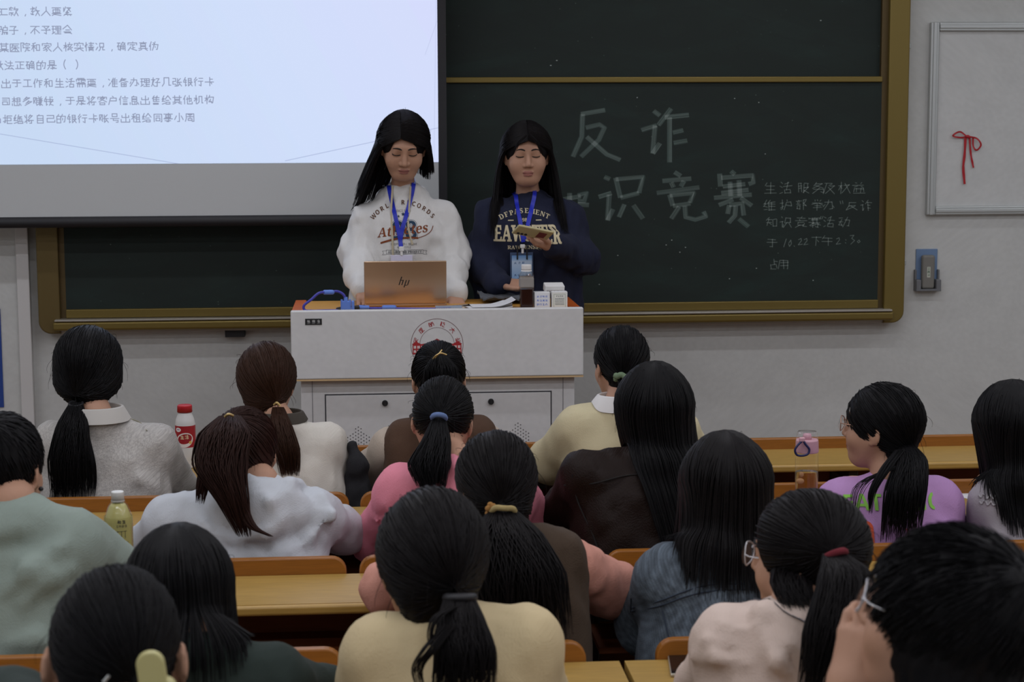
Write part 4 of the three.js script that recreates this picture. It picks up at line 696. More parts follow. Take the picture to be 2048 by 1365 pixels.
sit({ row: 1, z: 2.58, label: 'person in cream cardigan with white collar and green scrunchie right of the podium', N: [1240, 810], SL: [1160, 858], SR: [1352, 868], EL: [1098, 925], ER: [1392, 935], WL: [1165, 940, 2.26], bulk: 1.16, arm: 1.06, fold: 0.004,
  head: { at: [1241, 724], z: 2.5, pitch: 0.1, yaw: Math.PI + 0.25 }, topM: fabric(0xc6bb98), topName: 'cardigan',
  hair: { style: 'tail', t: 0.012, tie: P(1246, 757, 2.6), ear: 0.0, nape: -0.07, n: 260, tails: [[[P(1246, 757, 2.61), P(1262, 800, 2.67), P(1290, 870, 2.74), P(1300, 950, 2.72)], [0.018, 0.035, 0.04, 0.02], 200]], wisps: 30 },
  extra: (k) => { collarOn(k, P(1240, 802, 2.58), fabric(0xdad8d6), { rx: 0.066, drop: 0.028, label: 'white collar' }); ring(P(1244, 757, 2.61), V(0.25, 0.8, -0.5), 0.02, 0.0095, fabric(0x7d9474), k, 'scrunchie', 'green scrunchie', 0.12); } });

// second row
const hoodieBlue = fabric(0xbfc3c9);
sit({ row: 2, z: 3.4, label: 'person in pale blue white hoodie with side brown ponytail, second row', N: [520, 965], SL: [345, 1042], SR: [628, 1036], EL: [296, 1100], ER: [682, 1066], WL: [400, 1060, 3.05], WR: [640, 1050, 3.02], bulk: 1.14, fold: 0.009, foldFreq: 8,
  head: { at: [486, 905], z: 3.3, pitch: 0.42, yaw: Math.PI + 0.35, roll: 0.08 }, topM: hoodieBlue, topName: 'hoodie', cloth: (f, k) => { hoodPrims(f, k.N, 1.2, 0.12, 0.12); ridge(f, [[372, 985], [380, 1020], [410, 1065], [470, 1088], [530, 1070], [580, 1030], [612, 990]], 3.55, 0.017, 0.01); ridge(f, [[500, 960], [540, 1000], [600, 975]], 3.5, 0.012, 0.012); ridge(f, [[640, 1000], [660, 1040], [655, 1090]], 3.5, 0.012, 0.02); ridge(f, [[560, 1110], [620, 1080], [660, 1040]], 3.5, 0.01, 0.025); },
  hair: { style: 'tail', mat: HAIR.warm, t: 0.016, tie: P(458, 834, 3.36), ear: 0.01, nape: -0.085, n: 320, free: true, tails: [[[P(460, 832, 3.38), P(450, 870, 3.47), P(440, 930, 3.53), P(465, 1000, 3.57), P(490, 1075, 3.585)], [0.03, 0.075, 0.075, 0.045, 0.02], 430, 0.0026], [[P(430, 900, 3.5), P(408, 960, 3.54), P(400, 1010, 3.55)], [0.03, 0.02, 0.012], 60], [[P(470, 960, 3.56), P(500, 1050, 3.59), P(545, 1075, 3.6)], [0.02, 0.016, 0.006], 50]], wisps: 60 },
  extra: (k) => { k.put('hair_clip', mergeGeometries([tube([P(450, 834, 3.43), P(457, 829, 3.44), P(466, 832, 3.43)], 0.004, 10).toNonIndexed()]), goldM);
 } });

sit({ row: 2, z: 3.36, label: 'person in pink hoodie with a blue hair tie and black ponytail, second row', N: [912, 925], SL: [802, 982], SR: [1018, 985], EL: [748, 1085], ER: [1085, 1060], WL: [800, 1100, 3.05], bulk: 1.1, fold: 0.007,
  head: { at: [886, 838], z: 3.22, pitch: 0.28, yaw: Math.PI - 0.15, roll: 0.05 }, topM: fabric(0xdb8596), topName: 'hoodie', cloth: (f, k) => { hoodPrims(f, k.N, 0.95, 0.085, 0.1); ridge(f, [[845, 912], [830, 940], [850, 985], [890, 1000], [930, 985]], 3.5, 0.014, 0.01); ridge(f, [[790, 940], [775, 1010], [770, 1080]], 3.45, 0.01, 0.025); ridge(f, [[740, 1050], [775, 1062], [800, 1060]], 3.45, 0.007, 0.01); },
  hair: { style: 'tail', t: 0.012, tie: P(878, 834, 3.35), bareNape: true, ear: 0.01, nape: -0.055, n: 300, tails: [[[P(878, 834, 3.36), P(872, 880, 3.42), P(858, 930, 3.47), P(865, 985, 3.5)], [0.016, 0.04, 0.062, 0.035], 380, 0.0026]], wisps: 40 },
  extra: (k) => { ring(P(878, 836, 3.37), V(0.1, 0.75, -0.55), 0.018, 0.0075, fabric(0x6f87b8), k, 'hair_tie', 'blue hair tie'); } });

const leatherM = phys(0x1a0e09, 0.55, { specularIntensity: 0.3, bumpMap: dataTex(128, 128, (x, y) => { const v = 0.5 + 0.3 * tileNoise(x, y, 128, 128, 7, 1) + 0.2 * tileNoise(x, y, 128, 128, 15, 6); return [v, v, v]; }, false, [5, 5]), bumpScale: 0.0016 });
sit({ row: 2, z: 3.42, label: 'person in dark brown leather jacket with very long black hair, second row', N: [1312, 905], SL: [1178, 955], SR: [1436, 965], EL: [1122, 1035], ER: [1490, 1060], bulk: 1.18, fold: 0.009,
  head: { at: [1308, 815], z: 3.34, s: 1.02, yaw: Math.PI - 0.1 }, topM: leatherM, topName: 'leather_jacket',
  hair: { style: 'long', t: 0.022, ear: -0.09, nape: -0.1, temple: -0.05, len: 0.46, drift: V(0.22, -1, 0.1), gather: 0.35, layer: 0.016, n: 780, wisps: 70 },
  extra: (k) => { const s = mat(0x0d0806, 0.9); band(k, 'seam', [[1135, 985], [1190, 975], [1260, 958], [1330, 955], [1400, 958]].map(([x, y]) => surf(k, x, y, 3.55)), 0.0022, s, 'yoke seam'); band(k, 'seam', [[1150, 960], [1160, 1010], [1190, 1080], [1200, 1110]].map(([x, y]) => surf(k, x, y, 3.55)), 0.002, s, 'arm seam'); } });

sit({ row: 2, z: 3.4, label: 'person in lilac sweatshirt with round glasses looking left, second row right', N: [1778, 954], SL: [1682, 1004], SR: [1880, 1000], EL: [1672, 1100], ER: [1896, 1095], shoulder: 0.9, bareNeck: true, bulk: 1.05, fold: 0.005,
  head: { at: [1762, 850], z: 3.36, yaw: -2.15, pitch: -0.05, s: 1.0 }, face: true, fine: 0.0045, topM: fabric(0xb389bb), topName: 'sweatshirt',
  hair: { style: 'tail', t: 0.016, tie: P(1812, 890, 3.42), ear: 0.0, nape: -0.085, temple: -0.03, n: 330, faceW: 0.07, tails: [[[P(1812, 888, 3.43), P(1822, 920, 3.5), P(1812, 980, 3.57), P(1800, 1085, 3.58)], [0.02, 0.045, 0.062, 0.055], 420, 0.0026], [[P(1800, 900, 3.48), P(1770, 940, 3.56), P(1745, 985, 3.585), P(1740, 1030, 3.59)], [0.014, 0.016, 0.012, 0.006], 60, 0.0016], [[P(1800, 930, 3.52), P(1720, 975, 3.59), P(1712, 1030, 3.6), P(1750, 1065, 3.6)], [0.008, 0.02, 0.012, 0.004], 16, 0.001]], wisps: 60 },
  extra: (k) => { glassesOn(k, mat(0xb08a74, 0.3, { metalness: 0.7 }), 0.024, true, -0.004, false);
    const a = P(1698, 1048, 3.56), b = P(1888, 995, 3.56), tx = canvasTex(1024, 384, (g) => { g.font = 'bold 250px sans-serif'; g.fillStyle = '#86c04e'; g.fillText('EAT', 10, 210); g.fillText('GO', 760, 210); });
    k.put('back_print', patch(k.c, a.x, b.x, P(1790, 1062, 3.56).y, b.y, 3.9, 3.2, 40, 16), mat(0xffffff, 0.8, { map: tx, transparent: true }), k.t, 'green letters printed on the back');
    const t2 = canvasTex(1024, 256, (g) => { g.fillStyle = '#c8502e'; g.beginPath(); g.roundRect(60, 10, 240, 300, 60); g.fill(); g.fillStyle = '#c08a5c'; g.fillRect(90, 90, 150, 170); g.fillStyle = '#e4dfd8'; g.beginPath(); g.arc(165, 170, 44, 0, 7); g.fill(); g.fillStyle = '#2a2a30'; g.beginPath(); g.arc(165, 170, 16, 0, 7); g.fill(); g.fillStyle = '#c4504c'; g.font = 'bold 90px sans-serif'; g.fillText('T SO HAP', 620, 150); });
    k.put('back_print', patch(k.c, P(1698, 1048, 3.56).x, P(1898, 1048, 3.56).x, P(1790, 1098, 3.56).y, P(1790, 1050, 3.56).y, 3.9, 3.2, 40, 12), mat(0xffffff, 0.8, { map: t2, transparent: true }), k.t, 'orange patch and red lettering on the back'); } });

sit({ row: 2, z: 3.4, label: 'person with long straight black hair and white lace blouse at the right edge', N: [2040, 945], SL: [1984, 1004], SR: [2160, 1010], EL: [1962, 1085], ER: [2190, 1085], bulk: 1.0,
  head: { at: [2020, 850], z: 3.32, s: 1.02, yaw: Math.PI + 0.1 }, topM: fabric(0xa9a3a8), topName: 'blouse',
  hair: { style: 'long', t: 0.022, ear: -0.09, nape: -0.1, temple: -0.05, len: 0.3, drift: V(0.02, -1, 0.06), gather: 0.6, n: 720, wisps: 50 },
  extra: (k) => { for (let r = 0; r < 2; r++) { const p = []; for (let i = 0; i <= 30; i++) p.push(surf(k, 1972 + i * 3, 1000 + r * 12 + 4 * Math.sin(i * 1.9), 3.5, 0.002)); band(k, 'lace_trim', p, 0.0028, fabric(0xc6c2c6), null, 90); } } });

// third row
sit({ row: 3, z: 4.24, label: 'person with short black hair and mint green t-shirt at the left edge', N: [24, 1004], SL: [-165, 1090], SR: [138, 1090], EL: [-200, 1210], ER: [232, 1155], WR: [180, 1170, 3.86], sleeve: 0.8, bulk: 1.22, fold: 0.006, foldFreq: 7,
  head: { at: [6, 932], z: 4.16, s: 1.04, pitch: 0.1, yaw: Math.PI - 0.2 }, topM: fabric(0x87938a), topName: 't_shirt', cloth: (f, k) => { f.ell(k.N.clone().add(V(0, -0.05, 0.02)), [0.085, 0.035, 0.075], 0.03); ridge(f, [[140, 1040], [128, 1090], [130, 1150]], 4.4, 0.008, 0.012); ridge(f, [[130, 1155], [90, 1170], [40, 1215]], 4.4, 0.014, 0.03); ridge(f, [[10, 1190], [50, 1150], [110, 1110]], 4.4, 0.014, 0.035); ridge(f, [[20, 1290], [70, 1280], [100, 1295]], 4.4, 0.012, 0.03); },
  hair: { style: 'short', bareNape: true, t: 0.012, ear: 0.01, nape: -0.11, ridge: 0.002, mat: HAIR.dark, wisps: 0, faceW: 0.065 }, extra: (k) => { k.put('earring', new THREE.OctahedronGeometry(0.006, 1).translate(...k.W(V(-0.085, -0.05, 0.005)).toArray()), blackM); } });

sit({ row: 3, z: 4.22, label: 'person in brown vest with dusty pink sleeves and a floral hair tie, third row', N: [1020, 1068], SL: [868, 1120], SR: [1112, 1118], EL: [778, 1180], ER: [1222, 1180], WL: [850, 1190, 3.86], WR: [1140, 1200, 3.86], vest: true, bulk: 1.06, arm: 1.06, shirtM: fabric(0xc88d7c), topM: fabric(0x3f3022), topLabel: 'brown sleeveless vest',
  head: { at: [990, 968], z: 4.14, s: 1.0, pitch: 0.2, yaw: Math.PI + 0.3 },
  hair: { style: 'tail', mat: HAIR.soft, t: 0.018, tie: P(1004, 1020, 4.27), ear: -0.04, nape: -0.095, n: 380, tails: [[[P(1004, 1020, 4.29), P(1015, 1070, 4.36), P(1035, 1150, 4.41), P(1050, 1290, 4.42)], [0.03, 0.08, 0.11, 0.11], 520, 0.0028]], wisps: 50 },
  extra: (k) => { const m = fabric(0xbba56e); ring(P(1006, 1024, 4.3), V(0.05, 0.85, -0.5), 0.027, 0.007, m, k, 'hair_tie', 'floral hair tie', 0.06); const f = [], c = P(982, 1022, 4.3); for (let i = 0; i < 7; i++) f.push(new THREE.SphereGeometry(0.007, 8, 6).scale(1, 1, 0.6).translate(c.x + 0.008 * Math.cos(i * 0.9), c.y + 0.014 * Math.sin(i * 0.9), c.z + 0.004 * (i % 2))); k.put('hair_flower', mergeGeometries(f.map(plain)), fabric(0xbf8a4a)); } });

const denimM = phys(0x66707a, 0.9, { map: denimMap, bumpMap: fabricBump, bumpScale: 0.0015 });
sit({ row: 3, z: 4.24, label: 'person in blue denim jacket with long black hair, third row', N: [1442, 1075], SL: [1335, 1152], SR: [1562, 1150], EL: [1288, 1255], ER: [1600, 1240], bulk: 1.14, fold: 0.007,
  head: { at: [1448, 968], z: 4.16, s: 1.0, pitch: 0.08, yaw: Math.PI + 0.1 }, topM: denimM, topName: 'denim_jacket',
  hair: { style: 'long', mat: HAIR.soft, t: 0.02, ear: -0.09, nape: -0.1, temple: -0.05, len: 0.235, drift: V(-0.05, -1, 0.16), gather: -0.35, layer: 0.018, n: 820, wisps: 50 },
  extra: (k) => { const s = mat(0x2b3442, 0.9), on = (a) => a.map(([x, y]) => surf(k, x, y, 4.4)); for (const d of [0, 10]) band(k, 'stitching', on([[1288, 1270 - d], [1330, 1232 - d], [1380, 1208 - d], [1430, 1196 - d], [1500, 1192 - d]]), 0.0017, s, 'yoke stitching'); band(k, 'stitching', on([[1335, 1240], [1345, 1290], [1350, 1320]]), 0.0017, s); band(k, 'stitching', on([[1262, 1205], [1285, 1240], [1288, 1275]]), 0.0017, s); } });

// fourth row
sit({ row: 4, z: 5.06, label: 'person with black bob hair and dark green jacket, fourth row left', N: [388, 1272], SL: [268, 1372], SR: [540, 1368], EL: [215, 1440], ER: [650, 1400], WR: [640, 1370, 4.7], bulk: 1.05,
  head: { at: [360, 1182], z: 4.96, s: 1.0, pitch: 0.3, yaw: Math.PI + 0.1, roll: -0.05 }, topM: fabric(0x1f2b26), topName: 'jacket',
  hair: { style: 'long', t: 0.018, ear: -0.09, nape: -0.1, temple: -0.05, len: 0.2, drift: V(0.05, -1, 0.02), gather: 0.2, n: 620, wisps: 20 } });

sit({ row: 4, z: 5.1, label: 'person in cream sweater with low black ponytail, middle of the fourth row', N: [900, 1235], SL: [765, 1310], SR: [1040, 1290], EL: [722, 1430], ER: [1082, 1430], bulk: 1.14, fold: 0.004, cell: 0.01,
  head: { at: [862, 1122], z: 5.05, s: 1.06, pitch: 0.12, yaw: Math.PI + 0.15, roll: 0.05 }, topM: fabric(0xc6b38c, { sheen: 0.6 }), topName: 'sweater',
  hair: { style: 'tail', mat: HAIR.soft, t: 0.022, tie: P(918, 1190, 5.19), ear: -0.05, nape: -0.1, temple: -0.04, n: 460, tails: [[[P(918, 1188, 5.2), P(922, 1240, 5.24), P(930, 1300, 5.27), P(925, 1400, 5.28)], [0.024, 0.042, 0.056, 0.06], 460, 0.0022], [[P(905, 1215, 5.24), P(870, 1240, 5.28), P(862, 1280, 5.29), P(880, 1310, 5.29)], [0.01, 0.01, 0.008, 0.006], 26, 0.0012], [[P(900, 1250, 5.27), P(860, 1300, 5.3), P(835, 1340, 5.3), P(850, 1400, 5.3)], [0.012, 0.016, 0.012, 0.008], 36, 0.0012]], wisps: 40 },
  extra: (k) => { ring(P(920, 1196, 5.2), V(0, 1, -0.25), 0.024, 0.008, blackM, k, 'hair_tie'); } });

sit({ row: 4, z: 5.02, label: 'person in pale pink hoodie with clear glasses and a red hair tie', N: [1592, 1218], SL: [1462, 1285], SR: [1720, 1300], EL: [1418, 1380], ER: [1760, 1400], WL: [1450, 1390, 4.7], bulk: 1.1, fold: 0.005, cell: 0.01,
  head: { at: [1612, 1108], z: 4.94, s: 1.02, yaw: -2.2, pitch: 0.0, roll: -0.05 }, face: true, fine: 0.0045, topM: fabric(0xcebaae), topName: 'hoodie', cloth: (f, k) => { hoodPrims(f, k.N, 1.0, 0.1, 0.11); ridge(f, [[1500, 1222], [1525, 1270], [1560, 1330], [1600, 1380]], 5.15, 0.018, 0.01); ridge(f, [[1540, 1225], [1580, 1290], [1630, 1350]], 5.15, 0.014, 0.012); ridge(f, [[1450, 1258], [1490, 1268]], 5.1, 0.01, 0.02); ridge(f, [[1420, 1290], [1470, 1292]], 5.1, 0.01, 0.02); ridge(f, [[1400, 1335], [1440, 1320], [1490, 1322]], 5.1, 0.01, 0.02); },
  hair: { style: 'tail', mat: HAIR.soft, t: 0.018, tie: P(1668, 1108, 5.06), ear: -0.035, nape: -0.125, faceW: 0.068, volume: [[0, -0.08, -0.035, 0.06, 0.055, 0.05]], n: 420, tails: [[[P(1668, 1108, 5.08), P(1690, 1150, 5.14), P(1672, 1260, 5.2), P(1640, 1400, 5.22)], [0.022, 0.05, 0.062, 0.045], 440, 0.0022], [[P(1580, 1118, 4.96), P(1582, 1165, 5.03), P(1600, 1222, 5.1)], [0.03, 0.042, 0.034], 230, 0.0022]], wisps: 30 },
  extra: (k) => { glassesOn(k, mat(0xc9c6c8, 0.2, { metalness: 0.3 }), 0.025, true, -0.004, false); ring(P(1670, 1112, 5.08), V(-0.25, 0.8, -0.5), 0.02, 0.007, fabric(0x7c1a2a), k, 'hair_tie', 'dark red hair tie'); collarOn(k, P(1598, 1222, 5.02), fabric(0x55555a), { rx: 0.06, rise: 0.012, drop: 0.008, label: 'grey inner collar' }); } });

// nearest row
sit({ row: 5, z: 5.88, label: 'person seen close from behind with black hair and pale yellow claw clip', N: [236, 1450], SL: [75, 1500], SR: [420, 1500], EL: [30, 1420, 5.62], ER: [560, 1620], WL: [-60, 1385, 5.5], bulk: 1.02,
  head: { at: [233, 1305], z: 5.76, s: 1.02, pitch: 0.22, wide: 1.16 }, topM: fabric(0x1f2b26), topName: 'jacket',
  hair: { style: 'tail', mat: HAIR.dark, t: 0.013, tie: P(285, 1400, 5.9), bareNape: true, ear: 0.03, nape: -0.09, n: 520, tails: [[[P(285, 1400, 5.9), P(275, 1450, 5.94)], [0.03, 0.03], 60]], wisps: 20 },
  extra: (k) => { const m = phys(0xb9b27c, 0.35); k.put('claw_clip', mergeGeometries([extrude(roundRect(-0.016, 0.016, -0.045, 0.03, 0.015), 0.008, 0.003).rotateZ(0.12).translate(...P(305, 1348, 5.905).toArray()), extrude(roundRect(-0.016, 0.016, -0.04, 0.012, 0.015), 0.008, 0.003).rotateX(0.5).translate(...P(325, 1368, 5.9).toArray())].map(plain)), m, k.t, 'pale yellow claw clip'); k.put('hair_pin', tube([P(207, 1365, 5.9), P(218, 1352, 5.9)], 0.0025, 4), aluM); } });

sit({ row: 5, z: 5.98, label: 'person with short black hair and glasses resting his hand on his cheek, bottom right', N: [1960, 1450], SL: [1790, 1530], SR: [2180, 1530], EL: [1640, 1600, 5.85], ER: [2240, 1640], WL: [1692, 1385, 5.84], bulk: 1.15,
  head: { at: [1890, 1240], z: 5.88, s: 1.08, yaw: -2.1, pitch: -0.32, roll: 0 }, face: true, fine: 0.0045, topM: fabric(0x9a9a9c), topName: 't_shirt', sleeve: 0.7, handFine: 0.004,
  handL: { dir: V(0.25, 1, -0.12), palm: V(0.75, 0.1, -0.5), side: -1, curl: [0.2, 0.5, 0.5], s: 1.05, thumb: 0.4 },
  hair: { style: 'short', mat: HAIR.dark, t: 0.021, ear: -0.12, nape: -0.15, temple: -0.085, volume: [[0, -0.05, -0.03, 0.09, 0.078, 0.092]], ridge: 0.003, lenS: 0.05, lift: 0.012, n: 2600, wisps: 0, faceW: 0.066, cell: 0.005 }, extra: (k) => glassesOn(k, mat(0xb9b9be, 0.2, { metalness: 0.5 }), 0.025, true, -0.004, false) });
// ---------- the two presenters ----------
const GZ = 0.72;
function stand(o) {
  const q = (a, z = GZ) => P(a[0], a[1], a[2] ?? z), SL = q(o.SL), SR = q(o.SR), mx = (SL.x + SR.x) / 2;
  return person({ ...o, front: true, standing: true, face: true, fine: 0.0034, cell: 0.0095, handFine: 0.004, base: V(mx, STAGE, GZ - 0.04), N: q(o.N), SL, SR, EL: q(o.EL), ER: q(o.ER), WL: q(o.WL), WR: q(o.WR), HL: V(mx - 0.095, STAGE + 0.86, GZ - 0.04), HR: V(mx + 0.095, STAGE + 0.86, GZ - 0.04), head: { ...o.head, c: q(o.head.at) } });
}
const lanyardM = mat(0x1c2bb0, 0.45);
function arcText(g, txt, cx, cy, r, a0, a1) { const n = txt.length; [...txt].forEach((c, i) => { const a = lerp(a0, a1, n > 1 ? i / (n - 1) : 0.5); g.save(); g.translate(cx + r * Math.sin(a), cy - r * Math.cos(a)); g.rotate(a); g.fillText(c, 0, 0); g.restore(); }); }
function badge(k, cx, cyTop, w, h, z0, holder, m, strapPts, label) {
  for (const s of strapPts) k.put('lanyard', ribbonOn(k.coll, s, 0.0085, 1.6, 0.4, 0.004, 34), lanyardM, k.t, 'bright blue lanyard');
}
stand({ label: 'person in white printed hoodie reading from the laptop on the podium', N: [806, 376, 0.7], SL: [738, 440], SR: [882, 437], EL: [714, 505, 0.76], ER: [908, 505, 0.76], WL: [722, 580, 0.98], WR: [908, 585, 0.96], bulk: 1.22, arm: 1.06, cuff: 0.046, shoulder: 0.82, fold: 0.013, foldFreq: 7,
  head: { at: [807, 288, 0.8], s: 1.1, yaw: 0.03, pitch: 0.42, roll: -0.03 }, topM: fabric(0xd2d0cd), topName: 'hoodie', cloth: (f, k) => hoodPrims(f, k.N.clone().add(V(0, -0.025, -0.01)), 1.08, 0.08, 0.09, 1),
  handR: { dir: V(0.1, -0.55, 0.8), palm: V(0, -0.8, -0.5), curl: [0.5, 0.5, 0.4], side: 1 }, handL: { dir: V(0.2, -0.4, 0.9), palm: V(0, -1, 0), side: -1 },
  hair: { style: 'long', mat: HAIR.soft, t: 0.014, ear: -0.09, nape: -0.1, temple: -0.07, faceW: 0.056, fringe: 0.012, partX: -0.006, phi: 2.15, fwd: 1.05, part: -0.18, len: (s) => (s > 0 ? 0.17 : 0.33), sideLen: 0.75, gather: -0.1, layer: 0.014, eq: -0.1, drift: (s) => (s > 0 ? V(-0.02, -1, -0.05) : V(-0.34, -1, 0.02)), n: 900, wisps: 50 },
  extra: (k) => {
    const X = (px, py) => { const p = P(px, py, 0.86); return [p.x, p.y]; }, f = k.c;
    for (const s of [[[775, 348], [780, 385], [790, 430], [800, 478], [802, 494]], [[832, 348], [826, 385], [815, 425], [804, 462], [801, 480]]]) k.put('lanyard', ribbonOn(f, s.map((p) => X(...p)), 0.0085, 1.5, 0.4, 0.004, 34), lanyardM, k.t, 'bright blue lanyard');
    for (const s of [[[786, 375], [783, 420], [785, 480], [786, 512]], [[822, 375], [819, 420], [817, 455], [825, 490]]]) k.put('drawstring', tube(s.map((p) => { const [x, y] = X(...p); return V(x, y, f.front(x, y, 1.5, 0.4, 0.004)); }), 0.0045, 24, 7), fabric(0xcfc2a6), k.t, 'cream drawstring');
    const [cx, cy] = X(803, 497), cz = f.front(cx, cy, 1.5, 0.4, 0.008), cl = k.put('badge_clip', mergeGeometries([box(cx - 0.01, cx + 0.01, cy - 0.012, cy + 0.008, cz, cz + 0.008, 0.003), box(cx - 0.005, cx + 0.005, cy - 0.03, cy - 0.01, cz, cz + 0.005, 0.002)].map(plain)), whiteM);
    k.put('name_badge', box(cx - 0.045, cx + 0.045, cy - 0.16, cy - 0.028, cz - 0.002, cz + 0.002, 0.002), mat(0xd0cce0, 0.4), k.t, 'white name badge');
    const tx = canvasTex(1024, 820, (g, W) => {
      g.textAlign = 'center'; g.fillStyle = '#5c3a22'; g.font = 'bold 84px sans-serif'; arcText(g, 'WORLD RECORDS', 505, 680, 545, -0.82, 0.82);
      g.fillStyle = '#8a8580'; g.font = '44px sans-serif'; g.fillText('SINCE 1998', 500, 232);
      g.fillStyle = '#1f3148'; const star = (x, y, r) => { g.beginPath(); for (let i = 0; i < 10; i++) { const a = i * Math.PI / 5 - Math.PI / 2, q = i & 1 ? r * 0.42 : r; g.lineTo(x + q * Math.cos(a), y + q * Math.sin(a)); } g.fill(); }; star(440, 286, 20); star(505, 260, 28); star(570, 286, 20);
      g.font = 'bold 330px sans-serif'; g.lineJoin = 'round'; g.strokeStyle = '#1f3a52'; g.lineWidth = 26; g.strokeText('98', 520, 585); g.strokeStyle = '#d2d0cd'; g.lineWidth = 15; g.strokeText('98', 520, 585); g.fillStyle = '#1f3a52'; g.fillText('98', 520, 585);
      g.save(); g.translate(500, 510); g.rotate(-0.1); g.fillStyle = '#7a3c18'; g.font = 'italic bold 170px serif'; g.strokeStyle = '#7a3c18'; g.lineWidth = 4; g.fillText('Athletes', -10, 20); g.restore();
      g.strokeStyle = '#7a3c18'; g.lineWidth = 26; g.lineCap = 'round'; g.beginPath(); g.moveTo(190, 640); g.quadraticCurveTo(420, 560, 700, 575); g.stroke(); g.lineWidth = 10; g.beginPath(); g.moveTo(690, 575); g.quadraticCurveTo(900, 540, 925, 420); g.stroke();
      g.fillStyle = '#6e6a66'; g.font = '40px sans-serif'; g.fillText('PEOPLE WILL BE THE', 510, 672); g.fillText('NEXT TITLE', 510, 716);
      g.strokeStyle = '#3c3c40'; g.lineWidth = 4; g.strokeRect(260, 735, 520, 52); g.fillStyle = '#34343a'; g.font = 'bold 44px serif'; g.fillText('ALL-ROUND PROJECT', 520, 777); g.beginPath(); g.moveTo(260, 745); g.lineTo(205, 750); g.lineTo(220, 775); g.lineTo(205, 800); g.lineTo(260, 795); g.moveTo(780, 745); g.lineTo(835, 750); g.lineTo(820, 775); g.lineTo(835, 800); g.lineTo(780, 795); g.stroke();
    });
    const a = X(736, 514), b = X(880, 390); k.put('chest_print', patch(f, a[0], b[0], a[1], b[1], 1.5, 0.4, 48, 36), mat(0xffffff, 0.85, { map: tx, transparent: true }), k.t, 'brown and navy lettering printed on the chest');
  } });
stand({ label: 'person in navy sweatshirt looking at a phone beside the podium bottles', N: [1056, 392, 0.68], SL: [985, 432], SR: [1128, 432], EL: [962, 525, 0.72], ER: [1160, 515, 0.76], WL: [1000, 568, 0.92], WR: [1104, 492, 0.98], bulk: 1.22, arm: 1.12, cuff: 0.045, shoulder: 0.85, fold: 0.012, foldFreq: 7,
  head: { at: [1053, 305, 0.74], s: 1.08, yaw: -0.02, pitch: 0.1, roll: 0, wide: 1.03 }, topM: fabric(0x10162f), topName: 'sweatshirt', cloth: (f, k) => f.ell(k.N.clone().add(V(0, -0.03, 0.01)), [0.082, 0.04, 0.075], 0.03),
  handL: { dir: V(1, -0.05, 0.45), palm: V(0.1, 0.75, 0.6), side: -1, curl: [0.25, 0.3, 0.25], thumb: 0.5 }, handR: { dir: V(-0.8, 0.2, 0.3), palm: V(0.1, 0.9, 0.25), side: 1, curl: [0.35, 0.7, 0.6], thumb: 0.8 },
  hair: { style: 'long', mat: HAIR.soft, t: 0.014, ear: -0.05, nape: -0.1, temple: -0.05, faceW: 0.064, fringe: 0.006, phi: 2.05, fwd: 1.1, len: 0.37, gather: -0.15, layer: 0.014, eq: -0.1, drift: (s, f) => V(s * 0.05, -1, Math.abs(f) > 1.3 ? 0.3 : 0), n: 900, wisps: 40,
    tails: [[[P(1058, 268, 0.87), P(1074, 285, 0.875), P(1082, 308, 0.87)], [0.006, 0.009, 0.004], 16, 0.0014], [[P(1052, 270, 0.87), P(1036, 288, 0.87), P(1030, 306, 0.865)], [0.006, 0.008, 0.003], 12, 0.0014]], free: true },
  extra: (k) => {
    const X = (px, py) => { const p = P(px, py, 0.83); return [p.x, p.y]; }, f = k.c;
    for (const s of [[[1034, 372], [1036, 410], [1041, 450], [1046, 484]], [[1076, 372], [1069, 405], [1058, 440], [1048, 478]]]) k.put('lanyard', ribbonOn(f, s.map((p) => X(...p)), 0.0085, 1.5, 0.4, 0.004, 34), lanyardM, k.t, 'bright blue lanyard');
    const [cx, cy] = X(1044, 492), cz = f.front(cx, cy, 1.5, 0.4, 0.008);
    k.put('badge_clip', mergeGeometries([box(cx - 0.01, cx + 0.01, cy - 0.008, cy + 0.008, cz, cz + 0.008, 0.003), box(cx - 0.005, cx + 0.005, cy - 0.03, cy - 0.006, cz, cz + 0.005, 0.002)].map(plain)), whiteM);
    k.put('badge_strap', mergeGeometries([-0.022, 0.018].map((d) => plain(box(cx + d - 0.003, cx + d + 0.003, cy - 0.055, cy + 0.005, cz + 0.002, cz + 0.005)))), blackM);
    const bd = k.put('name_badge', box(cx - 0.052, cx + 0.045, cy - 0.17, cy - 0.026, cz - 0.003, cz + 0.001, 0.002), mat(0x3d4f6e, 0.3), k.t, 'blue name badge in a clear sleeve');
    k.put('badge_card', new THREE.PlaneGeometry(0.084, 0.124).translate(cx - 0.003, cy - 0.1, cz + 0.0022), mat(0xffffff, 0.5, { map: canvasTex(256, 384, (g) => { const q = g.createLinearGradient(0, 0, 0, 384); q.addColorStop(0, '#5f8ec4'); q.addColorStop(0.16, '#9dbbdc'); q.addColorStop(0.2, '#b9cbe0'); q.addColorStop(0.75, '#8fb2da'); q.addColorStop(1, '#3f7fbe'); g.fillStyle = q; g.fillRect(0, 0, 256, 384); g.strokeStyle = '#3a5a8c'; g.lineWidth = 4; for (const [c, x, y] of [['反', 30, 80], ['诈', 80, 80], ['部', 130, 80], ['务', 30, 240], ['会', 70, 240], ['学', 30, 285], ['生', 70, 285], ['会', 110, 285]]) glyph(g, c, x, y, 32); }) }), bd);
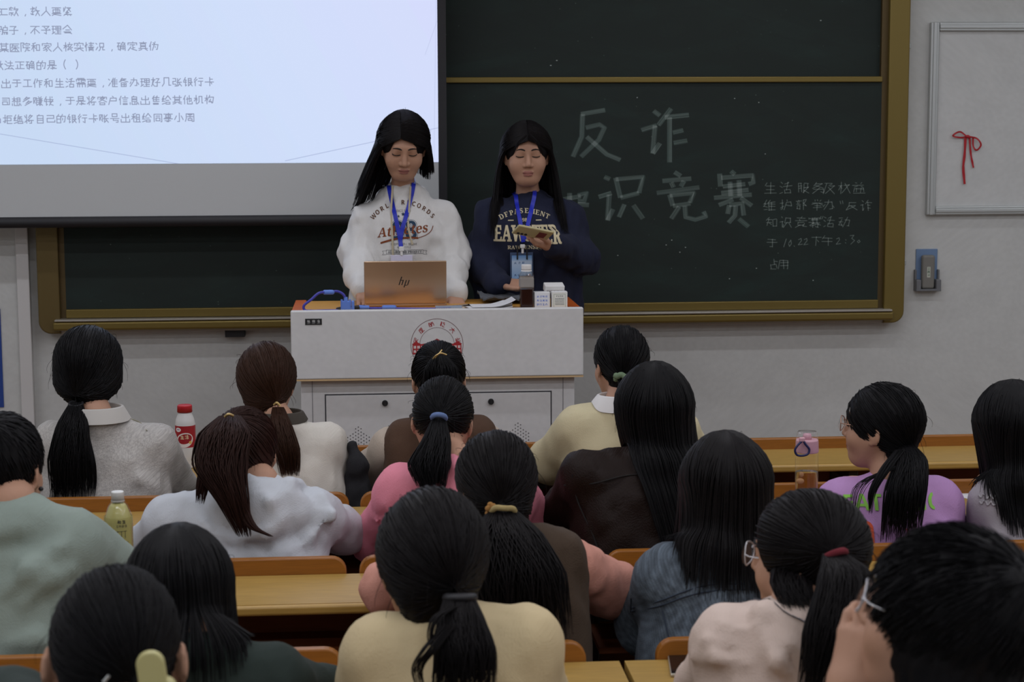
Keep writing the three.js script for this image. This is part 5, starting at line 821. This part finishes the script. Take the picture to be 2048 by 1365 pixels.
    const tx = canvasTex(1024, 760, (g) => {
      g.textAlign = 'center'; g.fillStyle = '#c9bd9c'; g.font = 'bold 104px serif'; arcText(g, 'DFPASEMENT', 500, 900, 770, -0.47, 0.47);
      g.font = 'bold 74px serif'; g.fillText('1985', 500, 262); g.fillRect(235, 232, 90, 16); g.fillRect(675, 232, 90, 16);
      g.save(); g.translate(512, 540); g.scale(1.0, 1.5); g.font = 'bold 232px serif'; g.lineWidth = 9; g.strokeStyle = '#c9bd9c'; g.fillText('EAWSTER', -6, 20, 990); g.strokeText('EAWSTER', -6, 20, 990); g.restore();
      g.font = 'bold 82px serif'; g.fillText('RAW SENSE', 470, 700);
    });
    const a = X(986, 506), b = X(1116, 410); k.put('chest_print', patch(f, a[0], b[0], a[1], b[1], 1.5, 0.4, 48, 30), mat(0xffffff, 0.85, { map: tx, transparent: true }), k.t, 'cream lettering printed on the chest');
  } });
// ---------- things on the podium ----------
{
  const py = PODY, topZ = (pxp, pyp) => PY(pxp, pyp, py);
  // laptop: lid towards the camera
  const lz = 1.14, a = P(729, 612, lz), b = P(893, 612, lz), w = b.x - a.x, cx = (a.x + b.x) / 2, h = P(811, 522, lz - 0.03).y - py - 0.008, lap = thing('laptop', 'open silver laptop seen from its lid on the podium', 'laptop', [cx, py, lz]);
  const lidM = mat(0xcfb092, 0.28, { metalness: 0.88 });  // silver metal; warm tint in the colour stands for reflected desk wood
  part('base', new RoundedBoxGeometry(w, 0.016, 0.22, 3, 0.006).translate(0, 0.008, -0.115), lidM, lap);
  part('keyboard', box(-w / 2 + 0.02, w / 2 - 0.02, 0.0155, 0.0175, -0.13, -0.03), blackM, lap);
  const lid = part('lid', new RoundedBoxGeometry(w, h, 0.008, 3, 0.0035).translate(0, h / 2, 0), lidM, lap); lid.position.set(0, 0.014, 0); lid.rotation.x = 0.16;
  part('screen', box(-w / 2 + 0.008, w / 2 - 0.008, 0.012, h - 0.008, -0.0052, -0.0042), new THREE.MeshStandardMaterial({ color: 0x0a0a0c, roughness: 0.2, emissive: 0xdfe6ff, emissiveIntensity: 0.12 }), lid);
  const lg = [[-0.02, -0.012, 0.02, 0], [-0.02, -0.012, 0, 1], [-0.008, -0.012, 0.006, 0], [0.004, -0.024, 0.006, 0], [0.018, -0.012, 0.006, 0]], bars = [];
  const bar = (x, y0, y1) => bars.push(extrude([[x + y0 * 0.32 - 0.0021, y0], [x + y0 * 0.32 + 0.0021, y0], [x + y1 * 0.32 + 0.0021, y1], [x + y1 * 0.32 - 0.0021, y1]], 0.0006, 0));
  bar(-0.017, -0.014, 0.02); bar(-0.006, -0.014, 0.006); bar(0.006, -0.024, 0.006); bar(0.017, -0.014, 0.006); bars.push(extrude([[-0.0135, 0.004], [-0.003, 0.004], [-0.0022, 0.0068], [-0.0127, 0.0068]], 0.0006, 0), extrude([[0.0025, -0.0165], [0.0115, -0.0165], [0.0122, -0.0137], [0.0032, -0.0137]], 0.0006, 0));
  part('logo', bars.map((g) => g.translate(-0.004, h * 0.5 + 0.004, 0.0041)), blackM, lid, 'dark slanted bar logo on the lid');
  // video cable with its ferrite sleeves and plug
  const cab = thing('video_cable', 'blue video cable looping over the podium left of the laptop', 'cable', [0, 0, 0]), cm = phys(0x3a3aa0, 0.45), fm = mat(0x5b7fd0, 0.5), q = (x, y, z) => P(580 + x / 10.24, 560 + y / 10.24, z);
  part('cord', tube([q(1140, 420, 1.27), q(1100, 310, 1.27), q(980, 240, 1.27), q(790, 255, 1.28), q(600, 270, 1.29), q(430, 410, 1.3), q(280, 540, 1.3), q(300, 620, 1.3), q(450, 652, 1.305), q(700, 650, 1.3), q(980, 655, 1.3)].map((p) => { p.y = Math.max(p.y, py + 0.006); return p; }), 0.0052, 80, 8), cm, cab);
  part('cord', tube([q(1620, 585, 1.24), q(1900, 575, 1.25), q(2150, 570, 1.26), q(2600, 560, 1.28), q(3100, 555, 1.29), q(3300, 565, 1.28)].map((p) => { p.y = py + 0.0065; return p; }), 0.0052, 50, 8), cm, cab);
  const fer = (p, rot, len = 0.038) => part('ferrite_sleeve', new THREE.CapsuleGeometry(0.0095, len - 0.01, 5, 14).rotateZ(Math.PI / 2 + rot).translate(p.x, p.y, p.z), fm, cab);
  fer(q(790, 255, 1.28), 0); { const p = q(2030, 570, 1.258); p.y = py + 0.0105; fer(p, 0, 0.05); }
  { const p = q(1145, 530, 1.27); const g = []; g.push(new RoundedBoxGeometry(0.034, 0.036, 0.016, 3, 0.004).translate(p.x, py + 0.022, p.z)); for (const s of [-1, 1]) g.push(new THREE.CylinderGeometry(0.0045, 0.0045, 0.044, 12).translate(p.x + s * 0.016, py + 0.024, p.z + 0.002)); g.push(new THREE.CylinderGeometry(0.007, 0.009, 0.018, 12).translate(p.x, py + 0.046, p.z)); part('plug', g, fm, cab, 'blue plug with two thumb screws'); }
  { const p = q(1290, 560, 1.26), o = q(1520, 590, 1.245); part('plug', [new RoundedBoxGeometry(0.012, 0.038, 0.03, 3, 0.004).translate(p.x, py + 0.02, p.z), new THREE.CylinderGeometry(0.0075, 0.01, 0.04, 14).rotateZ(-Math.PI / 2).translate(o.x, py + 0.0105, o.z)], fm, cab); part('adapter', new RoundedBoxGeometry(0.022, 0.016, 0.024, 2, 0.003).translate(q(1370, 590, 1.25).x, py + 0.009, 1.25), blackM, cab); }
  const bc = thing('power_cable', 'thin black cable lying behind the blue plug on the podium', 'cable', [0, 0, 0]);
  part('cord', tube([q(1600, 520, 1.1), q(1400, 525, 1.12), q(1180, 545, 1.15), q(980, 565, 1.19), q(960, 590, 1.21), q(1120, 585, 1.24)].map((p) => V(p.x, py + 0.004, p.z)), 0.0032, 40, 6), blackM, bc);
  // phone, notebook, papers, folder
  { const p = topZ(918, 606), t = thing('phone', 'white phone lying on the podium right of the laptop', 'phone', [p.x, py, 1.2]); part('body', new RoundedBoxGeometry(0.072, 0.008, 0.145, 3, 0.0035).translate(0, 0.0042, 0), mat(0xd3c6b4, 0.35), t); part('screen', box(-0.033, 0.033, 0.008, 0.0088, -0.069, 0.069), mat(0x3a2c26, 0.15), t); t.rotation.y = -0.9; }
  { const p = P(898, 618, 1.28), t = thing('spiral_notebook', 'thin spiral notebook at the podium front edge', 'notebook', [p.x, py, 1.27]); part('pages', box(-0.05, 0.05, 0.001, 0.009, -0.06, 0.03), mat(0xc9c8c6, 0.8), t); part('cover', box(-0.052, 0.052, 0.009, 0.0105, -0.062, 0.032), mat(0x8b98a8, 0.6), t); const r = []; for (let i = 0; i < 15; i++) r.push(new THREE.TorusGeometry(0.0055, 0.0009, 5, 10).rotateY(Math.PI / 2).translate(-0.049 + i * 0.007, 0.006, 0.032)); part('spiral_binding', r, aluM, t).userData.kind = 'stuff'; }
  { const p = P(978, 612, 1.22); const sheets = [[0, 0.12, 0.0, '0'], [0.006, -0.06, 0.014, '1'], [-0.008, 0.22, 0.03, '2'], [0.012, 0.05, 0.05, '3']];
    const where = ['lowest', 'second', 'third', 'topmost'];
    sheets.forEach(([dx, ry, curl], n) => { const g = new THREE.BoxGeometry(0.17, 0.0006, 0.13, 16, 1, 8), ps = g.attributes.position; for (let i = 0; i < ps.count; i++) { const x = ps.getX(i); ps.setY(i, ps.getY(i) + 0.0035 * (n + 1) - 0.002 + curl * Math.pow(clamp((x + 0.02) / 0.105), 2.2) * 0.55); } g.computeVertexNormals(); const o = tag(part('paper_sheet', g, mat(0xd8d8da, 0.75), scene), `white paper sheet curling up on the podium, ${where[n]} of the pile`, 'paper', 'loose papers on the podium'); o.position.set(p.x + dx, py, 1.24); o.rotation.y = ry; }); }
  { const p = topZ(1000, 597), g = new THREE.BoxGeometry(0.27, 0.006, 0.2, 30, 1, 16), ps = g.attributes.position; for (let i = 0; i < ps.count; i++) { const x = ps.getX(i), z = ps.getZ(i); ps.setY(i, ps.getY(i) + 0.016 + 0.014 * Math.abs(noise3(x * 9, 2, z * 9)) + 0.012 * smooth(0.02, -0.12, x) * Math.abs(noise3(x * 24, 5, z * 22))); } g.computeVertexNormals(); const o = tag(part('grey_cloth_bag', g, fabric(0x5a5d62), scene), 'dark grey crumpled cloth bag lying behind the papers', 'bag'); o.position.set(p.x + 0.04, py, 1.0); o.rotation.y = 0.06; }
  // tea bottle
  { const p = P(1053, 616, 1.27), s = 519, t = thing('tea_bottle', 'square clear bottle of dark tea with a white cap', 'bottle', [p.x, py, 1.27]), hw = 14.2 / s, H = (614 - 545) / s;
    const sq = (w, r) => new THREE.Shape(roundRect(-w, w, -w, w, r).map(([x, y]) => new THREE.Vector2(x, y))), ext = (w, r, y0, y1) => new THREE.ExtrudeGeometry(sq(w, r), { depth: y1 - y0, bevelEnabled: false, curveSegments: 6 }).rotateX(-Math.PI / 2).translate(0, y0, 0);
    part('tea', ext(hw - 0.0026, 0.007, 0.003, 0.079), phys(0x2a0d06, 0.15), t, 'dark brown tea');
    const glassM = new THREE.MeshPhysicalMaterial({ color: 0xf2efec, transmission: 1, roughness: 0.12, thickness: 0, ior: 1.45 });
    part('shell', [ext(hw, 0.009, 0, H), lathe([[hw * 1.12, 0], [hw * 0.95, 0.006], [hw * 0.72, 0.016], [hw * 0.7, 0.03]], 28).translate(0, H, 0)], glassM, t);
    part('label', box(-hw - 0.0006, hw + 0.0006, 0.083, H - 0.004, -hw - 0.0006, hw + 0.0006, 0.008), phys(0xa09c98, 0.5, { transparent: true, opacity: 0.75 }), t, 'frosted clear upper wall');
    part('cap', [lathe([[0, 0.02], [0.0185, 0.02], [0.02, 0.018], [0.02, 0.002], [0.0185, 0], [0, 0]], 32).translate(0, H + 0.022, 0), lathe([[0.021, 0], [0.021, 0.004], [0.017, 0.005]], 32).translate(0, H + 0.016, 0)], whiteM, t);
  }
  // medicine boxes
  const printBox = (name, label, px0, px1, pt, z, draw, dep, m = 0xdedede) => { const a2 = P(px0, 612, z), b2 = P(px1, 612, z), hh = P((px0 + px1) / 2, pt, z).y - py, w2 = b2.x - a2.x, t = thing(name, label, 'box', [(a2.x + b2.x) / 2, py, z]); part('carton', new RoundedBoxGeometry(w2, hh, dep, 2, 0.002).translate(0, hh / 2, -dep / 2), mat(m, 0.55), t); part('front_print', new THREE.PlaneGeometry(w2 * 0.94, hh * 0.94).translate(0, hh / 2, 0.0008), mat(0xffffff, 0.55, { map: canvasTex(256, Math.round(256 * hh / w2), draw) }), t); return t; };
  printBox('medicine_box', 'small white carton with three rows of blue characters', 1069, 1100, 585, 1.29, (g, W, H) => { g.fillStyle = '#d9dade'; g.fillRect(0, 0, W, H); g.strokeStyle = '#3c62c0'; g.lineWidth = 5; ['反诈知识', '和会其他', '的行生办'].forEach((r, j) => [...r].forEach((c, i) => glyph(g, c, 34 + i * 49, 44 + j * 70, 40))); }, 0.05);
  const mb = printBox('medicine_box', 'white carton with a green bordered panel of small text', 1103.5, 1135, 584, 1.29, (g, W, H) => { g.fillStyle = '#dcdcd6'; g.fillRect(0, 0, W, H); g.strokeStyle = '#6f8a70'; g.lineWidth = 5; g.strokeRect(28, 34, W - 56, H - 50); g.lineWidth = 3; g.strokeStyle = '#56605a'; [...'安生院用'].forEach((c, i) => glyph(g, c, 68 + i * 32, 54, 26)); for (let j = 0; j < 5; j++) for (let i = 0; i < 10; i++) glyph(g, '和核情定行'[(i * 3 + j) % 5], 48 + i * 16, 100 + j * 26, 15); }, 0.05);
  { const p = P(1108, 574, 1.24), t = thing('medicine_box', 'white carton lying tilted on top of the other two cartons', 'box', [p.x, py + 0.079, 1.235]); part('carton', new RoundedBoxGeometry(0.078, 0.03, 0.045, 2, 0.003), mat(0xdcdad8, 0.55), t); part('front_print', new THREE.PlaneGeometry(0.07, 0.012).translate(0, -0.006, 0.0228), mat(0xffffff, 0.6, { map: canvasTex(256, 44, (g) => { g.fillStyle = '#bcb8b6'; g.fillRect(0, 0, 256, 44); g.fillStyle = '#6c6466'; for (let i = 0; i < 14; i++) g.fillRect(14 + i * 17, 14 + (i % 3) * 5, 11, 12); }) }), t); t.rotation.set(0.28, 0.1, -0.04); }
  // phone held by the presenter in navy
  { const p = P(1066, 465, 1.1), t = thing('phone', 'pale yellow cased phone held up by the presenter in navy', 'phone', [p.x, p.y, p.z]); part('case', new RoundedBoxGeometry(0.076, 0.155, 0.01, 3, 0.0045), mat(0xb9ae82, 0.4), t); part('camera_lens', [0.056, 0.04, 0.024].map((y) => new THREE.CylinderGeometry(0.006, 0.006, 0.003, 16).rotateX(Math.PI / 2).translate(0.02, y, -0.0062)), blackM, t); part('sticker', box(-0.02, 0.026, -0.055, -0.02, -0.0058, -0.005), mat(0x6d2b30, 0.5), t); part('screen', box(-0.034, 0.034, -0.072, 0.072, 0.0048, 0.0056), mat(0x15151a, 0.15), t); t.rotation.set(-1.05, Math.PI - 0.1, -1.15, 'YXZ'); }
}
// ---------- bottles and small things on the desks ----------
{
  // red and white yoghurt bottle, front desk
  const s = 3600 / (8.3 - 2.12), z = 2.12, p = P(372, 915, z), t = thing('yoghurt_bottle', 'white drink bottle with red cap and red label on front desk', 'bottle', [p.x, DESK_Y, z]), k = 1 / s, B = P(372, 940, z).y;
  const y = (py) => P(372, py, z).y - DESK_Y, r = 20 * k;
  part('bottle_body', lathe([[0, 0], [r * 0.86, 0], [r * 0.92, 0.004], [r * 0.88, 0.02], [r * 0.95, 0.028], [r, y(895)], [r, y(848)], [r * 0.9, y(838)], [r * 0.7, y(828)], [r * 0.68, y(824)], [0, y(822)]], 36), phys(0xd9d7d4, 0.35), t);
  const lb = new THREE.CylinderGeometry(r * 1.012, r * 1.005, y(850) - y(893), 40, 1, true).translate(0, (y(850) + y(893)) / 2, 0);
  part('label', lb, mat(0xffffff, 0.45, { map: canvasTex(1024, 360, (g, W, H) => { g.fillStyle = '#a3141f'; g.fillRect(0, 0, W, H); for (const cx of [512, 0, 1024]) { g.fillStyle = '#e6dcd6'; g.beginPath(); g.ellipse(cx, 235, 150, 120, -0.3, 0, 7); g.fill(); g.fillStyle = '#9a1620'; g.beginPath(); g.ellipse(cx + 6, 215, 122, 82, -0.2, 0, 7); g.fill(); g.strokeStyle = '#d9c49a'; g.lineWidth = 12; glyph(g, '生', cx - 70, 150, 66); glyph(g, '活', cx + 6, 146, 66); g.fillStyle = '#e9e4e0'; g.beginPath(); g.ellipse(cx - 108, 62, 52, 36, 0, 0, 7); g.fill(); g.fillStyle = '#7a3a8c'; g.fillRect(cx - 138, 54, 60, 12); g.fillStyle = '#d9b25a'; g.beginPath(); g.arc(cx + 96, 275, 26, 0, 7); g.fill(); } }) }), t);
  part('cap', lathe([[0, y(810)], [r * 0.66, y(810)], [r * 0.74, y(812)], [r * 0.76, y(824)], [0, y(824)]], 36), phys(0xb81420, 0.35), t);
}
{
  // soy drink bottle with yellow label, third desk
  const z = 3.88, p = P(238, 1080, z), k = (8.3 - z) / 3600, y = (py) => P(238, py, z).y - DESK_Y, t = thing('soy_bottle', 'clear pale yellow drink bottle with white cap beside the mint shirt', 'bottle', [p.x, DESK_Y, z]), r = 28.5 * k;
  part('drink', lathe([[0, 0.002], [r * 0.93, 0.002], [r * 0.93, y(1045)], [r * 0.85, y(1030)], [r * 0.6, y(1012)], [r * 0.42, y(1006)], [0, y(1006)]], 40), phys(0xb6b06e, 0.4), t);
  part('shell', lathe([[0, 0], [r * 0.9, 0], [r * 0.97, 0.006], [r * 0.99, y(1045)], [r * 0.92, y(1030)], [r * 0.68, y(1012)], [r * 0.45, y(1003)], [r * 0.42, y(998)]], 40), new THREE.MeshPhysicalMaterial({ color: 0xffffff, transmission: 1, roughness: 0.05, thickness: 0, ior: 1.45 }), t);
  part('label', new THREE.CylinderGeometry(r * 1.0, r * 0.995, y(1032) - y(1112), 44, 1, true).translate(0, (y(1032) + y(1112)) / 2, 0), mat(0xffffff, 0.4, { transparent: true, map: canvasTex(1024, 460, (g, W, H) => { g.fillStyle = 'rgba(190,184,116,.55)'; g.fillRect(0, 0, W, H); for (const cx of [60, 400, 740]) { g.strokeStyle = '#3c3a30'; g.lineWidth = 8; glyph(g, '和', cx - 50, 20, 44); glyph(g, '生', cx + 4, 20, 44); g.lineWidth = 5; for (let i = 0; i < 4; i++) glyph(g, '工作好活'[i], cx - 70 + i * 34, 76, 30); g.lineWidth = 7; for (let i = 0; i < 3; i++) { g.beginPath(); g.moveTo(cx - 70 + i * 44, 150); g.lineTo(cx - 30 + i * 44, 150); g.moveTo(cx - 50 + i * 44, 150); g.lineTo(cx - 50 + i * 44, 230); g.stroke(); } g.fillStyle = '#4a4838'; for (let i = 0; i < 9; i++) for (let j = 0; j < 5; j++) if ((i * 7 + j * 5) % 3) g.fillRect(cx - 72 + i * 17, 270 + j * 17, 13, 12); g.fillRect(cx - 70, 380, 110, 50); } for (const cx of [230, 570]) { g.strokeStyle = '#8a2e30'; g.lineWidth = 9; g.beginPath(); g.ellipse(cx + 20, 260, 40, 170, 0, 0, 7); g.stroke(); g.strokeStyle = '#33322c'; g.lineWidth = 7; [...'正活其他'].forEach((c, i) => glyph(g, c, cx - 2, 130 + i * 66, 46)); } }) }), t);
  part('cap', [lathe([[0, y(983)], [r * 0.4, y(983)], [r * 0.44, y(985)], [r * 0.45, y(1000)], [0, y(1000)]], 36), lathe([[r * 0.48, y(1000)], [r * 0.48, y(1003)], [r * 0.4, y(1003)]], 36)], phys(0xd6d6d2, 0.4), t);
}
{
  // flask with pink collar and a dark blue strap, second desk right
  const z = 3.05, k = (8.3 - z) / 3600 * 1.005, p = P(1613, 960, z), y = (py) => P(1613, py, z).y - DESK_Y, t = thing('water_flask', 'clear water flask with pink collar and dark blue strap', 'flask', [p.x, DESK_Y, z]), r = 24 * k;
  const cl = () => new THREE.MeshPhysicalMaterial({ color: 0xffffff, transmission: 1, roughness: 0.04, thickness: 0, ior: 1.45 });
  part('shell', lathe([[0, 0], [r * 0.96, 0], [r, 0.006], [r, y(905)], [r * 0.97, y(900)]], 40), cl(), t);
  part('water', lathe([[0, 0.004], [r * 0.94, 0.004], [r * 0.94, y(944)], [0, y(944)]], 36), new THREE.MeshPhysicalMaterial({ color: 0xe6d9b8, transmission: 1, roughness: 0.02, thickness: 0.05, ior: 1.33 }), t);
  part('pink_collar', lathe([[r * 0.95, y(905)], [r * 1.0, y(903)], [r * 0.96, y(882)], [r * 0.9, y(879)], [0, y(879)]], 40), phys(0xc99aa6, 0.45), t);
  part('lid_dome', lathe([[r * 0.95, y(880)], [r * 0.86, y(866)], [r * 0.76, y(863)], [0, y(862)]], 40), cl(), t);
  part('spout', lathe([[0, y(868)], [0.012, y(868)], [0.014, y(880)], [0, y(880)]], 20), phys(0xc99aa6, 0.45), t);
  const c = (x, yy, dz) => { const q = P(1570 + x / 3.79, 740 + yy / 3.79, z + dz); q.sub(t.position); return q; };
  part('strap', tube([c(125, 545, r + 0.004), c(95, 575, r + 0.008), c(76, 610, r + 0.009), c(90, 645, r + 0.008), c(130, 652, r + 0.008), c(172, 640, r + 0.008), c(184, 605, r + 0.007), c(155, 565, r + 0.006), c(140, 540, r + 0.004)], 0.0035, 50, 8), phys(0x1b2050, 0.5), t);
  part('button', new RoundedBoxGeometry(0.018, 0.014, 0.012, 2, 0.004).translate(...c(128, 530, r + 0.002).toArray()), phys(0xd2a4ac, 0.4), t);
  part('figure', [new THREE.SphereGeometry(0.007, 14, 10).scale(1, 1.2, 0.5).translate(...c(125, 795, r * 0.9).toArray()), new THREE.SphereGeometry(0.011, 14, 10).scale(1.1, 0.8, 0.4).translate(...c(115, 845, r * 0.9).toArray())], mat(0xb98a5c, 0.6), t, 'small tan picture on the flask wall');
}
{
  const p = PY(1372, 1335, DESK_Y), t = thing('phone', 'dark screened phone lying beside the pale pink sleeve', 'phone', [p.x, DESK_Y, p.z]); part('body', new RoundedBoxGeometry(0.074, 0.008, 0.15, 3, 0.0035).translate(0, 0.0042, 0), mat(0xb9b4a6, 0.3, { metalness: 0.4 }), t); part('screen', box(-0.035, 0.035, 0.0078, 0.0088, -0.072, 0.072), mat(0x120f12, 0.12), t); t.rotation.y = -0.12;
  const q = PY(1935, 994, DESK_Y); const o = tag(part('paper_sheet', new THREE.BoxGeometry(0.09, 0.001, 0.13), mat(0xd3d3d6, 0.75), scene), 'white paper on the desk beside the lace blouse', 'paper'); o.position.set(q.x + 0.02, DESK_Y + 0.001, q.z); o.rotation.y = 0.5;
  // black coat on the seat beside the cream sweater
  const c = P(712, 940, 2.62), f = new Field(); f.cone(P(706, 892, 2.6), P(716, 935, 2.62), 0.018, 0.026, 0.03); f.cone(P(716, 935, 2.62), P(708, 1000, 2.6), 0.026, 0.05, 0.04); f.cone(P(712, 990, 2.6), V(c.x, 0.5, 2.58), 0.05, 0.06, 0.04); folds(f, 0.006, 14);
  const co = tag(part('black_coat', netMesh(f, 0.009).translate(-c.x, -0.445, -2.6), fabric(0x17171b), scene), 'black coat bundled on the seat beside the white sweater', 'coat'); co.position.set(c.x, 0.445, 2.6);
  const lp = PY(772, 1372, DESK_Y); const hl = tag(part('highlighter', new THREE.CapsuleGeometry(0.009, 0.1, 5, 14).rotateZ(Math.PI / 2), phys(0x9cb53a, 0.4), scene), 'lime green marker in front of the cream sweater', 'marker'); 
  scene.remove(hl);
}
renderer.render(scene, camera);
